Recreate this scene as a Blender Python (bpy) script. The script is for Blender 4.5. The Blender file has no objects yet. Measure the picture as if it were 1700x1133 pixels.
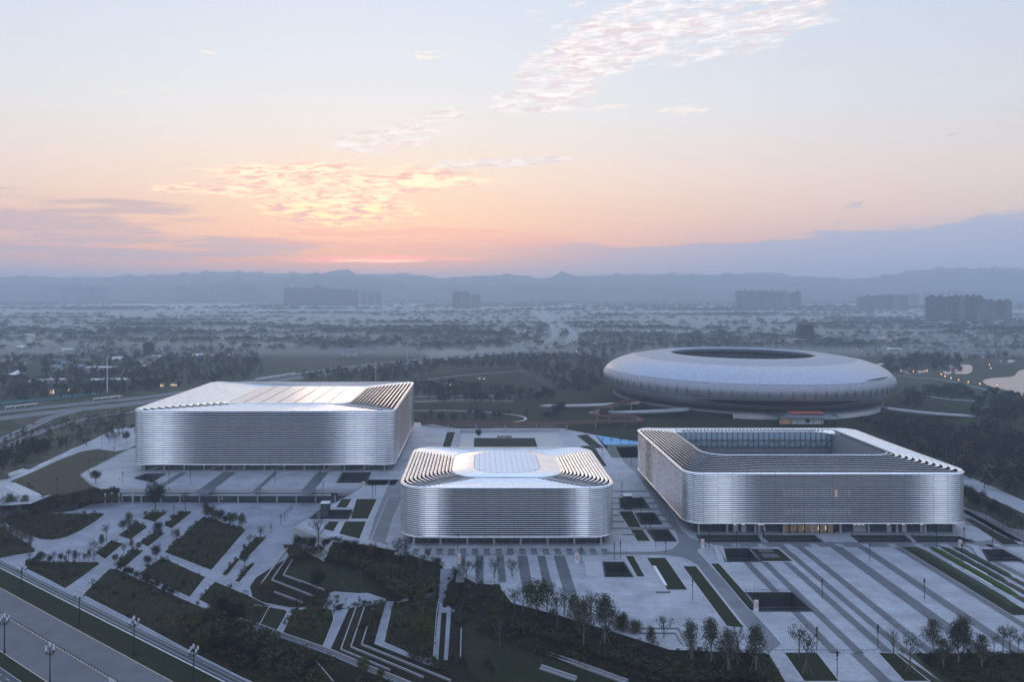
import bpy, bmesh, math, random
import numpy as np
from mathutils import Vector, Matrix
from mathutils.geometry import delaunay_2d_cdt
C = bpy.context.scene.collection
scene = bpy.context.scene
H = 120.0
F = 1250.0
HAZE = 0.00019
VX, HY = 795.0, 480.0

# ---------------------------------------------------------------- camera
cam = bpy.data.cameras.new('camera'); camo = bpy.data.objects.new('camera', cam); C.objects.link(camo)
camo.location = (0, 0, H); camo.rotation_euler = (math.radians(90), 0, 0)
cam.sensor_width = 36; cam.lens = F / 1700 * 36
cam.shift_x = 55 / 1700; cam.shift_y = -86.5 / 1700
cam.clip_start = 1; cam.clip_end = 60000
scene.camera = camo
scene.view_settings.view_transform = 'Standard'; scene.view_settings.look = 'None'
scene.view_settings.gamma = 1; scene.view_settings.use_curve_mapping = False
scene.view_settings.exposure = 0.0
scene.cycles.max_bounces = 6; scene.cycles.diffuse_bounces = 2; scene.cycles.glossy_bounces = 3
scene.cycles.transmission_bounces = 3; scene.cycles.volume_bounces = 3; scene.cycles.caustics_reflective = False

def lin(c):
    f = lambda v: (v / 255 / 12.92) if v <= 10.3 else ((v / 255 + 0.055) / 1.055) ** 2.4
    return tuple(f(v) for v in c) + (1.0,)

# ---------------------------------------------------------------- world
W = bpy.data.worlds.new('World'); scene.world = W; W.use_nodes = True
nt = W.node_tree; nt.nodes.clear()
def N(t, **k):
    n = nt.nodes.new(t)
    for a, b in k.items(): setattr(n, a, b)
    return n
def setin(sock, v):
    if hasattr(v, 'is_output') or isinstance(v, bpy.types.NodeSocket): nt.links.new(v, sock)
    else: sock.default_value = v
def M(op, a, b=0.0, c=0.0, clamp=False):
    n = N('ShaderNodeMath', operation=op, use_clamp=clamp)
    setin(n.inputs[0], a); setin(n.inputs[1], b)
    if len(n.inputs) > 2: setin(n.inputs[2], c)
    return n.outputs[0]
def add(a, b): return M('ADD', a, b)
def sub(a, b): return M('SUBTRACT', a, b)
def mul(a, b): return M('MULTIPLY', a, b)
def mixc(f, a, b, clamp=True):
    n = N('ShaderNodeMix', data_type='RGBA'); n.clamp_factor = clamp
    setin(n.inputs[0], f); setin(n.inputs[6], a); setin(n.inputs[7], b); return n.outputs[2]
def sstep(v, lo, hi):
    n = N('ShaderNodeMapRange', interpolation_type='SMOOTHSTEP'); setin(n.inputs[0], v)
    n.inputs[1].default_value = lo; n.inputs[2].default_value = hi; return n.outputs[0]
def ramp(v, stops):
    n = N('ShaderNodeValToRGB'); e = n.color_ramp.elements
    while len(e) < len(stops): e.new(1.0)
    for el, (p, c) in zip(e, stops): el.position = p; el.color = lin(c)
    setin(n.inputs[0], v); return n.outputs[0]
tc = N('ShaderNodeTexCoord'); sep = N('ShaderNodeSeparateXYZ'); nt.links.new(tc.outputs['Generated'], sep.inputs[0])
X, Yd, Z = sep.outputs
az = M('ARCTAN2', X, Yd)
hz = M('SQRT', add(mul(X, X), mul(Yd, Yd)))
el = M('ARCTAN2', Z, hz)
Zc = M('MAXIMUM', Z, 0.0)
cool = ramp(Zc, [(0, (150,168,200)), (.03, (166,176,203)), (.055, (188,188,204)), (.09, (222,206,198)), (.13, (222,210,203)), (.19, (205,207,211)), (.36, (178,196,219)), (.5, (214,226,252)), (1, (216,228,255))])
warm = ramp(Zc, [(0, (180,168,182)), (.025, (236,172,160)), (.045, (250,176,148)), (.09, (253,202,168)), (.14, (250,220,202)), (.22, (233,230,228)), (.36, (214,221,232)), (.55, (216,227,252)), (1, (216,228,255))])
d = M('DIVIDE', add(az, 0.12), 0.72)
wgt = M('POWER', 2.71828, mul(mul(d, d), -1.0))
col = mixc(wgt, cool, warm)
# the dawn glow itself, brighter than white close to the horizon
def ramp_lin(v, stops, k):
    n = N('ShaderNodeValToRGB'); e = n.color_ramp.elements
    while len(e) < len(stops): e.new(1.0)
    for q, (p, c) in zip(e, stops): q.position = p; q.color = (c[0] / k, c[1] / k, c[2] / k, 1)
    setin(n.inputs[0], v); s = N('ShaderNodeVectorMath', operation='SCALE'); nt.links.new(n.outputs[0], s.inputs[0]); s.inputs['Scale'].default_value = k; return s.outputs[0]
glow = ramp_lin(Zc, [(0, (1.6,.42,.16)), (.022, (1.6,.45,.0)), (.04, (1.5,.52,.0)), (.064, (1.42,.66,.26)), (.10, (1.13,.70,.38)), (.145, (1.0,.76,.54)), (.2, (.88,.78,.68)), (.3, (.77,.78,.80))], 2.5)
dg = M('DIVIDE', add(az, 0.15), 0.36)
col = mixc(mul(M('POWER', 2.71828, mul(mul(dg, dg), -1.0)), sub(1.0, sstep(Zc, .16, .3))), col, glow)
# the side of the sky away from the dawn is darker and bluer near the horizon
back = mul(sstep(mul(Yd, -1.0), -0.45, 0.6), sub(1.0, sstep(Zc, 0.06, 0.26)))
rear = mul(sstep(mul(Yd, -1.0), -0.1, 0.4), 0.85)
col = mixc(rear, col, (.87, .94, 1.1, 1))  # unseen sky behind the camera brightened so the louvres mirror bright bands
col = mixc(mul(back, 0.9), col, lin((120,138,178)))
# the open sky above the picture deepens to a clear blue
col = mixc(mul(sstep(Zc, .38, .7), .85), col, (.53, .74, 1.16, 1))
# clouds
def vec(a, b, c):
    n = N('ShaderNodeCombineXYZ'); setin(n.inputs[0], a); setin(n.inputs[1], b); setin(n.inputs[2], c); return n.outputs[0]
def noise(sx, sz, det=6, rough=.6, off=0.0, tilt=0.0, dist=0.0):
    n = N('ShaderNodeTexNoise'); n.inputs['Scale'].default_value = 1; n.inputs['Detail'].default_value = det
    n.inputs['Roughness'].default_value = rough; n.inputs['Distortion'].default_value = dist
    zz = add(mul(Z, sz), mul(X, -tilt * sz)) if tilt else mul(Z, sz)
    nt.links.new(vec(add(mul(X, sx), off), mul(Yd, sx), zz), n.inputs['Vector']); return n.outputs[0]
n1 = noise(30, 140, 10, .66, 3.1, .05, 1.0)
n2 = noise(9, 60, 5, .6, 7.7, .05)
n3 = noise(40, 200, 7, .65, 1.7, .04, .6)
def ell(px, py, hx, hy, tilt=0.0):
    cx, cy = math.atan((px - VX) / F), math.atan((HY - py) / F)
    dx = sub(az, cx); dy = sub(sub(el, cy), mul(dx, tilt))
    a = M('DIVIDE', dx, hx / F); b = M('DIVIDE', dy, hy / F)
    return M('POWER', 2.71828, mul(add(mul(a, a), mul(b, b)), -1.0))
def blob(mask, thr, wid, nn=None, gain=1.0):
    mask = M('MINIMUM', mul(mask, 1.7), 1.0)
    v = add(nn if nn is not None else add(mul(n1, .62), mul(n2, .38)), mul(sub(mask, 1.0), .42))
    return mul(sstep(v, thr, thr + wid), sstep(mask, 0.02, 0.3))
mx = lambda *a: a[0] if len(a) == 1 else M('MAXIMUM', a[0], mx(*a[1:]))
# low banks first
edge = add(sub(el, math.atan(74 / F)), mul(add(mul(sub(n2, .5), .05), mul(M('MAXIMUM', sub(az, .35), 0.0), -.075)), 1.0))
bank = mul(mul(sub(1.0, sstep(edge, -0.004, 0.004)), sstep(az, -.12, .22)), sstep(el, 0.012, 0.03))
col = mixc(mul(bank, .82), col, mixc(sstep(az, -.05, .45), lin((222,172,166)), lin((168,177,204))))
mL = mx(ell(40, 372, 260, 34), ell(180, 412, 330, 26), ell(-300, 400, 400, 50))
col = mixc(mul(blob(mL, .39, .16, noise(7, 110, 7, .6, 2.2, .03)), .75), col, lin((206,174,170)))
col = mixc(mul(blob(ell(700, 400, 330, 22), .40, .12, noise(9, 170, 7, .6, 5.2, .0)), .55), col, (1.15, .42, .22, 1))
col = mixc(mul(blob(ell(640, 432, 170, 9), .42, .12, noise(9, 210, 6, .6, 8.2, .0)), .9), col, (2.4, .55, .2, 1))
col = mixc(mul(blob(ell(645, 434, 90, 3), .36, .1, noise(9, 210, 6, .6, 8.2, .0)), .9), col, (3.0, 1.2, .4, 1))
# cream and gold clouds
mG = mx(ell(590, 298, 245, 28, .0), ell(560, 350, 160, 34), ell(400, 325, 160, 12))
gcol = mixc(sstep(n3, .38, .6), (.86,.48,.40,1), mixc(sstep(el, .09, .13), (1.8,1.15,.45,1), (1.45,1.08,.66,1)))
col = mixc(mul(blob(mG, .34, .22), .92), col, gcol)
mW = mx(ell(1150, 55, 260, 62, .05), ell(960, 110, 130, 40, .12), ell(900, 165, 110, 28, .1), ell(640, 232, 110, 24, .12), ell(740, 190, 60, 12, .15), ell(820, 270, 150, 10, .05))
wcol = mixc(sstep(n3, .38, .62), lin((226,208,208)), (1.05, .98, .93, 1))
col = mixc(mul(blob(mW, .37, .22), .92), col, wcol)
mS = mx(ell(345, 100, 60, 14), ell(730, 80, 70, 18, .2), ell(215, 178, 120, 12), ell(1080, 190, 120, 22), ell(15, 262, 30, 8), ell(930, 20, 90, 22))
col = mixc(mul(blob(mS, .545, .05), .85), col, lin((255,240,225)))
col = mixc(mul(blob(mx(ell(1400, 378, 45, 7), ell(1440, 355, 60, 6), ell(1500, 275, 90, 5, .2)), .52, .06), .5), col, lin((185,180,196)))
# scattered cloud over the rest of the sky
hi = mul(sstep(Zc, .42, .62), sstep(noise(3.2, 6, 7, .62, 4.4), .5, .68))
col = mixc(mul(hi, .55), col, lin((246,243,246)))
below = sstep(mul(Z, -1.0), 0.0, 0.05)
col = mixc(below, col, lin((95,108,130)))
SUN_EL, SUN_AZ = 3.0, -7.0
sky = N('ShaderNodeTexSky', sky_type='NISHITA'); sky.sun_disc = False
sky.sun_elevation = math.radians(SUN_EL); sky.sun_rotation = math.radians(SUN_AZ)
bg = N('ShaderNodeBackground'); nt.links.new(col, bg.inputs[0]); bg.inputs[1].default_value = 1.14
bg2 = N('ShaderNodeBackground'); nt.links.new(sky.outputs[0], bg2.inputs[0]); bg2.inputs[1].default_value = 0.006
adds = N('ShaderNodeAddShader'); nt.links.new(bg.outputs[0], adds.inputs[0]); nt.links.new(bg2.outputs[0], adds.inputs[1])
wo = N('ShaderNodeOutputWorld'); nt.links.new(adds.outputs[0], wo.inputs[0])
W.cycles.sampling_method = 'MANUAL'; W.cycles.sample_map_resolution = 1024

sl = bpy.data.lights.new('sun', 'SUN'); sl.energy = 0.35; sl.angle = math.radians(14); sl.color = (1, .72, .55)
so = bpy.data.objects.new('sun', sl); C.objects.link(so)
sd = Vector((math.sin(math.radians(SUN_AZ)) * math.cos(math.radians(SUN_EL)), math.cos(math.radians(SUN_AZ)) * math.cos(math.radians(SUN_EL)), math.sin(math.radians(SUN_EL))))
so.rotation_euler = sd.to_track_quat('Z', 'Y').to_euler(); so.location = sd * 500 + Vector((0, 400, 100))

# ---------------------------------------------------------------- helpers
def G(px, py, z=0.0):
    """ground point at height z that the photograph shows at (px, py)"""
    y = F * (H - z) / (py - HY); return (px - VX) / F * y, y
def zf(ox, oy, s):
    return lambda pts: [(ox + x / s, oy + y / s) for x, y in pts]
Z5 = zf(0, 820, 3.619); Z6 = zf(425, 820, 3.619); Z7 = zf(850, 850, 4.0); Z8 = zf(1275, 850, 4.0)
Z11 = zf(0, 640, 4.72); Z12 = zf(640, 660, 3.696); Z13 = zf(1400, 640, 3.777); Z4 = zf(1275, 430, 4.0)
ZA = zf(1150, 880, 5.667); ZB = zf(1400, 880, 5.667); ZF = zf(1020, 740, 5.667); ZG = zf(200, 760, 3.864); ZH = zf(0, 560, 7.083)
ZE = zf(600, 600, 4.048); ZI = zf(430, 780, 5.667); ZS = zf(960, 540, 2.833)
def GP(pts, z=0.0): return [G(x, y, z) for x, y in pts]

_mats = {}
def mat(name, col, rough=.7, metal=0.0, var=0.15, scale=.5, bump=0.0, col2=None, emit=None, spec=.5, detail=4, trans=0.0):
    if name in _mats: return _mats[name]
    m = bpy.data.materials.new(name); m.use_nodes = True; t = m.node_tree; b = t.nodes['Principled BSDF']
    b.inputs['Roughness'].default_value = rough; b.inputs['Metallic'].default_value = metal
    b.inputs['Specular IOR Level'].default_value = spec
    g = t.nodes.new('ShaderNodeTexCoord'); n = t.nodes.new('ShaderNodeTexNoise')
    n.inputs['Scale'].default_value = scale; n.inputs['Detail'].default_value = detail; n.inputs['Roughness'].default_value = .6
    t.links.new(g.outputs['Object'], n.inputs['Vector'])
    r = t.nodes.new('ShaderNodeValToRGB'); e = r.color_ramp.elements
    c1 = tuple(c * (1 - var) for c in col); c2 = col2 if col2 else tuple(min(1, c * (1 + var)) for c in col)
    e[0].position = .35; e[0].color = (*c1, 1); e[1].position = .65; e[1].color = (*c2, 1)
    t.links.new(n.outputs[0], r.inputs[0]); t.links.new(r.outputs[0], b.inputs['Base Color'])
    if bump:
        bn = t.nodes.new('ShaderNodeBump'); bn.inputs['Strength'].default_value = bump; bn.inputs['Distance'].default_value = .2
        t.links.new(n.outputs[0], bn.inputs['Height']); t.links.new(bn.outputs[0], b.inputs['Normal'])
    if emit: b.inputs['Emission Color'].default_value = (*emit[0], 1); b.inputs['Emission Strength'].default_value = emit[1]
    _mats[name] = m; return m

def patchy(name, cols, s1, s2, rough=.9, bump=.3, lines=None):
    """ground cover: two noises of different size blended over several tones"""
    m = bpy.data.materials.new(name); m.use_nodes = True; t = m.node_tree; b = t.nodes['Principled BSDF']
    b.inputs['Roughness'].default_value = rough; b.inputs['Specular IOR Level'].default_value = .05
    g = t.nodes.new('ShaderNodeTexCoord')
    a = t.nodes.new('ShaderNodeTexNoise'); a.inputs['Scale'].default_value = s1; a.inputs['Detail'].default_value = 5
    c = t.nodes.new('ShaderNodeTexNoise'); c.inputs['Scale'].default_value = s2; c.inputs['Detail'].default_value = 3
    for q in (a, c): t.links.new(g.outputs['Object'], q.inputs['Vector'])
    mm = t.nodes.new('ShaderNodeMath'); mm.operation = 'ADD'; mh = t.nodes.new('ShaderNodeMath'); mh.operation = 'MULTIPLY'; mh.inputs[1].default_value = .5
    t.links.new(a.outputs[0], mm.inputs[0]); t.links.new(c.outputs[0], mm.inputs[1]); t.links.new(mm.outputs[0], mh.inputs[0])
    r = t.nodes.new('ShaderNodeValToRGB'); e = r.color_ramp.elements
    while len(e) < len(cols): e.new(1)
    for i, (el_, cc) in enumerate(zip(e, cols)): el_.position = .36 + .28 * i / (len(cols) - 1); el_.color = (*cc, 1)
    t.links.new(mh.outputs[0], r.inputs[0]); t.links.new(r.outputs[0], b.inputs['Base Color'])
    bn = t.nodes.new('ShaderNodeBump'); bn.inputs['Strength'].default_value = bump; bn.inputs['Distance'].default_value = .5
    t.links.new(c.outputs[0], bn.inputs['Height']); t.links.new(bn.outputs[0], b.inputs['Normal'])
    return m

def paving(name, col, bw=1.2, bh=.6, rough=.55, var=.12, rot=0.0, mortar=.6):
    m = bpy.data.materials.new(name); m.use_nodes = True; t = m.node_tree; b = t.nodes['Principled BSDF']
    b.inputs['Roughness'].default_value = rough; b.inputs['Specular IOR Level'].default_value = .35
    g = t.nodes.new('ShaderNodeTexCoord'); mp = t.nodes.new('ShaderNodeMapping'); mp.inputs['Rotation'].default_value = (0, 0, rot)
    t.links.new(g.outputs['Object'], mp.inputs[0])
    br = t.nodes.new('ShaderNodeTexBrick'); br.inputs['Scale'].default_value = 1; br.inputs['Brick Width'].default_value = bw; br.inputs['Row Height'].default_value = bh
    br.inputs['Mortar Size'].default_value = .02
    br.inputs['Color1'].default_value = (*[c * (1 - var) for c in col], 1); br.inputs['Color2'].default_value = (*[c * (1 + var) for c in col], 1)
    br.inputs['Mortar'].default_value = (*[c * mortar for c in col], 1)
    t.links.new(mp.outputs[0], br.inputs['Vector'])
    n = t.nodes.new('ShaderNodeTexNoise'); n.inputs['Scale'].default_value = .09; n.inputs['Detail'].default_value = 8; n.inputs['Roughness'].default_value = .65
    t.links.new(g.outputs['Object'], n.inputs['Vector'])
    rr = t.nodes.new('ShaderNodeMapRange'); rr.inputs[1].default_value = .3; rr.inputs[2].default_value = .7; rr.inputs[3].default_value = .70; rr.inputs[4].default_value = 1.16
    t.links.new(n.outputs[0], rr.inputs[0])
    b2 = t.nodes.new('ShaderNodeTexBrick'); b2.inputs['Scale'].default_value = 1; b2.inputs['Brick Width'].default_value = 9.6; b2.inputs['Row Height'].default_value = 4.8; b2.inputs['Mortar Size'].default_value = .09
    b2.inputs['Color1'].default_value = (.93, .93, .93, 1); b2.inputs['Color2'].default_value = (1.05, 1.05, 1.05, 1); b2.inputs['Mortar'].default_value = (.78, .78, .79, 1); t.links.new(mp.outputs[0], b2.inputs['Vector'])
    st = t.nodes.new('ShaderNodeTexNoise'); st.inputs['Scale'].default_value = .8; st.inputs['Detail'].default_value = 6; st.inputs['Roughness'].default_value = .7; t.links.new(g.outputs['Object'], st.inputs['Vector'])
    sr = t.nodes.new('ShaderNodeMapRange'); sr.inputs[1].default_value = .56; sr.inputs[2].default_value = .70; sr.inputs[3].default_value = 1.0; sr.inputs[4].default_value = .80; t.links.new(st.outputs[0], sr.inputs[0])
    m3 = t.nodes.new('ShaderNodeMath'); m3.operation = 'MULTIPLY'; t.links.new(rr.outputs[0], m3.inputs[0]); t.links.new(sr.outputs[0], m3.inputs[1])
    m4 = t.nodes.new('ShaderNodeVectorMath'); m4.operation = 'MULTIPLY'; t.links.new(br.outputs[0], m4.inputs[0]); t.links.new(b2.outputs[0], m4.inputs[1])
    mv = t.nodes.new('ShaderNodeVectorMath'); mv.operation = 'SCALE'; t.links.new(m4.outputs[0], mv.inputs[0]); t.links.new(m3.outputs[0], mv.inputs['Scale'])
    t.links.new(mv.outputs[0], b.inputs['Base Color'])
    return m

def tagset(o, label=None, cat=None, group=None, kind=None):
    if label: o['label'] = label
    if cat: o['category'] = cat
    if group: o['group'] = group
    if kind: o['kind'] = kind
    return o
def empty(name, loc, label, cat, group=None, rz=0.0):
    o = bpy.data.objects.new(name, None); C.objects.link(o); o.location = loc; o.rotation_euler = (0, 0, rz)
    o.empty_display_size = .1
    return tagset(o, label, cat, group)
def copy_tree(o, parent=None):
    c = o.copy(); C.objects.link(c)
    if parent: c.parent = parent
    for ch in list(KIDS.get(o.name, [])):
        copy_tree(ch, c)
    KIDS.setdefault(c.name, [])
    if parent: KIDS.setdefault(parent.name, []).append(c)
    return c
KIDS = {}
def link(name, me, parent=None):
    o = bpy.data.objects.new(name, me); C.objects.link(o)
    if parent: o.parent = parent; KIDS.setdefault(parent.name, []).append(o)
    return o
class MB:
    def __init__(s): s.v = []; s.f = []; s.mi = []
    def face(s, pts, mi=0):
        b = len(s.v); s.v += [tuple(p) for p in pts]; s.f.append(tuple(range(b, b + len(pts)))); s.mi.append(mi)
    def box(s, x0, x1, y0, y1, z0, z1, mi=0):
        b = len(s.v); s.v += [(x0,y0,z0),(x1,y0,z0),(x1,y1,z0),(x0,y1,z0),(x0,y0,z1),(x1,y0,z1),(x1,y1,z1),(x0,y1,z1)]
        for q in ((0,3,2,1),(4,5,6,7),(0,1,5,4),(1,2,6,5),(2,3,7,6),(3,0,4,7)): s.f.append(tuple(b + i for i in q)); s.mi.append(mi)
    def cyl(s, x, y, z0, z1, r0, r1=None, n=8, mi=0, cap=True):
        r1 = r0 if r1 is None else r1; b = len(s.v)
        for z, r in ((z0, r0), (z1, r1)):
            for i in range(n): a = 2 * math.pi * i / n; s.v.append((x + r * math.cos(a), y + r * math.sin(a), z))
        for i in range(n): j = (i + 1) % n; s.f.append((b + i, b + j, b + n + j, b + n + i)); s.mi.append(mi)
        if cap:
            s.f.append(tuple(b + n + i for i in range(n))); s.mi.append(mi)
            s.f.append(tuple(b + n - 1 - i for i in range(n))); s.mi.append(mi)
    def lathe(s, prof, n=24, cx=0, cy=0, mi=0, close=False):
        b = len(s.v); k = len(prof)
        for i in range(n):
            a = 2 * math.pi * i / n
            for r, z in prof: s.v.append((cx + r * math.cos(a), cy + r * math.sin(a), z))
        for i in range(n):
            j = (i + 1) % n
            for q in range(k - 1): s.f.append((b + i*k + q, b + j*k + q, b + j*k + q + 1, b + i*k + q + 1)); s.mi.append(mi)
    def tube(s, pts, r, n=4, mi=0, r1=None):
        r1 = r if r1 is None else r1; b = len(s.v); m = len(pts)
        for k, p in enumerate(pts):
            p = Vector(p); t = (Vector(pts[min(k+1, m-1)]) - Vector(pts[max(k-1, 0)])).normalized()
            u = t.cross(Vector((0, 0, 1)));
            if u.length < .05: u = Vector((1, 0, 0))
            u.normalize(); w = t.cross(u); rr = r + (r1 - r) * k / max(1, m - 1)
            for i in range(n): a = 2 * math.pi * i / n + .785; s.v.append(tuple(p + rr * (math.cos(a) * u + math.sin(a) * w)))
        for k in range(m - 1):
            for i in range(n): j = (i + 1) % n; s.f.append((b + k*n + i, b + k*n + j, b + (k+1)*n + j, b + (k+1)*n + i)); s.mi.append(mi)
        s.f.append(tuple(b + i for i in range(n))); s.mi.append(mi); s.f.append(tuple(b + (m-1)*n + n - 1 - i for i in range(n))); s.mi.append(mi)
    def mesh(s, name, mats, smooth=False):
        me = bpy.data.meshes.new(name); me.from_pydata(s.v, [], s.f)
        for m in (mats if isinstance(mats, (list, tuple)) else [mats]): me.materials.append(m)
        if any(s.mi): me.polygons.foreach_set('material_index', s.mi)
        if smooth: me.polygons.foreach_set('use_smooth', [True] * len(me.polygons))
        me.update(); return me
    def build(s, name, mats, parent=None, smooth=False, **tags):
        return tagset(link(name, s.mesh(name, mats, smooth), parent), **tags)

def inpoly(p, poly):
    x, y = p; c = False; j = len(poly) - 1
    for i in range(len(poly)):
        xi, yi = poly[i]; xj, yj = poly[j]
        if (yi > y) != (yj > y) and x < (xj - xi) * (y - yi) / (yj - yi) + xi: c = not c
        j = i
    return c
def area(poly): return sum(a[0]*b[1] - b[0]*a[1] for a, b in zip(poly, poly[1:] + poly[:1])) / 2
PITS = []   # (polygon) openings cut in everything laid on the plaza level
def bbox(p): xs = [q[0] for q in p]; ys = [q[1] for q in p]; return min(xs), max(xs), min(ys), max(ys)
def tri_poly(poly, holes):
    bb = bbox(poly); hs = [h for h in holes if not (bbox(h)[1] < bb[0] or bbox(h)[0] > bb[1] or bbox(h)[3] < bb[2] or bbox(h)[2] > bb[3])]
    vs = [Vector(p) for p in poly]; es = [(i, (i + 1) % len(poly)) for i in range(len(poly))]
    for h in hs:
        b = len(vs); vs += [Vector(p) for p in h]; es += [(b + i, b + (i + 1) % len(h)) for i in range(len(h))]
    ov, oe, of, *_ = delaunay_2d_cdt(vs, es, [], 0, 1e-4)
    out = []
    for f in of:
        c = sum((ov[i] for i in f), Vector((0, 0))) / len(f)
        if inpoly(c, poly) and not any(inpoly(c, h) for h in hs): out.append(tuple((ov[i].x, ov[i].y) for i in f))
    return out
LV = [0]
def sheet(name, poly, z, m, holes=None, side=0.0, kerb=None, kind='structure', label=None):
    """flat area; side > 0 raises it by that much with vertical edges"""
    holes = PITS if holes is None else holes
    mb = MB(); zt = z + side
    for t in tri_poly(poly, holes):
        a = area(list(t)); mb.face([(p[0], p[1], zt) for p in (t if a > 0 else t[::-1])])
    if side:
        pp = poly if area(poly) > 0 else poly[::-1]
        for a, b in zip(pp, pp[1:] + pp[:1]): mb.face([(a[0], a[1], z - .3), (b[0], b[1], z - .3), (b[0], b[1], zt), (a[0], a[1], zt)])
    o = mb.build(name, m); tagset(o, kind=kind, label=label)
    if kerb:
        kb = MB(); strip(kb, poly + [poly[0]], kerb[0], zt + .05, zt - .25)
        kb.build('kerb', kerb[1], o)
    return o
def strip(mb, pts, w, z, z0=None, mi=0, off=0.0):
    """ribbon of width w along a polyline (with mitred joints), closed down to z0 when given"""
    n = len(pts); L = []; R = []; closed = pts[0] == pts[-1]
    for i in range(n):
        if closed: a = pts[i-1] if i else pts[-2]; b = pts[i+1] if i < n-1 else pts[1]
        else: a = pts[max(i-1, 0)]; b = pts[min(i+1, n-1)]
        p = Vector(pts[i][:2]); d1 = (p - Vector(a[:2])); d2 = (Vector(b[:2]) - p)
        d1 = d1.normalized() if d1.length > 1e-6 else d2.normalized(); d2 = d2.normalized() if d2.length > 1e-6 else d1
        t = (d1 + d2); t = t.normalized() if t.length > .01 else d1
        nn = Vector((-t.y, t.x)); k = 1 / max(.45, nn.dot(Vector((-d1.y, d1.x))))
        zz = pts[i][2] if len(pts[i]) > 2 else 0
        L.append((*(p + nn * k * (w / 2 + off)), z + zz)); R.append((*(p - nn * k * (w / 2 - off)), z + zz))
    for i in range(n - 1):
        mb.face([R[i], R[i+1], L[i+1], L[i]], mi)
        if z0 is not None:
            dn = lambda p, i: (p[0], p[1], z0 + (pts[i][2] if len(pts[i]) > 2 else 0))
            mb.face([dn(R[i], i), dn(R[i+1], i+1), R[i+1], R[i]], mi); mb.face([L[i], L[i+1], dn(L[i+1], i+1), dn(L[i], i)], mi)
            mb.face([dn(L[i], i), dn(L[i+1], i+1), dn(R[i+1], i+1), dn(R[i], i)], mi)
            if not closed and i == 0: mb.face([dn(L[0], 0), dn(R[0], 0), R[0], L[0]], mi)
            if not closed and i == n - 2: mb.face([R[-1], dn(R[-1], n-1), dn(L[-1], n-1), L[-1]], mi)
def resample(pts, step):
    out = [tuple(pts[0])]; acc = 0
    for a, b in zip(pts, pts[1:]):
        a = Vector(a); b = Vector(b); d = (b - a).length
        if d < 1e-6: continue
        s = step - acc
        while s <= d: out.append(tuple(a.lerp(b, s / d))); s += step
        acc = (acc + d) % step if s - d != 0 else 0
        acc = d - (s - step)
    return out
def smooth_line(pts, it=2):
    for _ in range(it):
        q = [pts[0]]
        for a, b in zip(pts, pts[1:]):
            q.append(tuple(.75*u + .25*v for u, v in zip(a, b))); q.append(tuple(.25*u + .75*v for u, v in zip(a, b)))
        q.append(pts[-1]); pts = q
    return pts
ORD = ['first','second','third','fourth','fifth','sixth','seventh','eighth','ninth','tenth','eleventh','twelfth','thirteenth','fourteenth','fifteenth','sixteenth','seventeenth','eighteenth','nineteenth','twentieth']
TENS = {20:'twenty',30:'thirty',40:'forty',50:'fifty',60:'sixty',70:'seventy',80:'eighty',90:'ninety'}
def ordw(i):
    if i < 20: return ORD[i]
    n = i + 1; t = n // 10 * 10
    if n >= 100: return 'hundred and ' + ordw(n - 101) if n > 100 else 'hundredth'
    return TENS[t] + '-' + ORD[n - t - 1] if n != t else TENS[t][:-1] + 'ieth'
# ---------------------------------------------------------------- materials of the setting
rnd = random.Random(7)
m_field = patchy('field_ground', [(.026,.030,.020), (.050,.054,.035), (.034,.038,.024), (.085,.080,.056), (.042,.048,.030)], .0045, .05)
m_lowg = patchy('garden_soil', [(.009,.009,.007), (.015,.015,.010), (.025,.021,.016), (.013,.016,.010)], .06, .9, bump=.8)
m_bed = patchy('planting', [(.004,.005,.003), (.014,.017,.008), (.050,.046,.026), (.007,.009,.005), (.03,.034,.016)], .16, 1.6, bump=1.0)
m_lawn = patchy('lawn_grass', [(.019,.022,.012), (.027,.030,.016), (.022,.026,.014)], .08, 1.8, bump=.5)
m_lawng = patchy('green_lawn_grass', [(.011,.014,.009), (.030,.036,.018), (.016,.019,.012), (.042,.044,.025)], .07, 1.2, bump=.5)
m_meadow = patchy('dry_meadow_grass', [(.050,.048,.030), (.066,.060,.038), (.056,.054,.034)], .05, 1.2, bump=.5)
m_pave = paving('light_granite', (.325, .342, .385), 1.6, .8, var=.07)
m_pave2 = paving('dark_granite', (.105, .112, .132), .9, .45, var=.10)
m_road2 = paving('grey_cobble', (.15, .16, .182), .5, .25, var=.14)
m_pavel = paving('garden_paving', (.235, .255, .31), 1.2, .6, var=.08, rot=.6)
m_asph = mat('asphalt', (.105,.105,.118), .8, var=.12, scale=.12, detail=8)
m_asphd = mat('dark_asphalt', (.045,.05,.06), .8, var=.15, scale=.2, detail=8)
m_hwy = mat('highway_asphalt', (.10,.11,.125), .8, var=.1, scale=.05)
m_white = mat('white_paint', (.62,.62,.64), .6, var=.05)
m_kerb = mat('kerb_stone', (.40,.41,.44), .7, var=.1)
m_ktan = mat('tan_kerb_stone', (.36,.31,.26), .7, var=.1)
m_conc = mat('concrete', (.34,.35,.38), .7, var=.08, scale=.3)
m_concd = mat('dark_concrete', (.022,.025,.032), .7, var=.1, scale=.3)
m_water = mat('lake_water', (.02,.03,.04), .02, var=.1, scale=.02, spec=1.0)
m_dark = mat('dark_metal', (.018,.02,.024), .45, .6, var=.1)
m_grey = mat('grey_metal', (.16,.17,.19), .4, .7, var=.1)
m_glass = mat('facade_glass', (.035,.045,.06), .12, var=.2, scale=.15, spec=.7)
m_red = mat('red_track', (.12,.052,.048), .7, var=.15, scale=.2)
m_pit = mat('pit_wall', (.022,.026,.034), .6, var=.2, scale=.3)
m_soil = patchy('brown_soil', [(.045,.036,.028), (.07,.055,.042), (.055,.045,.035)], .2, 2)

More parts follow.
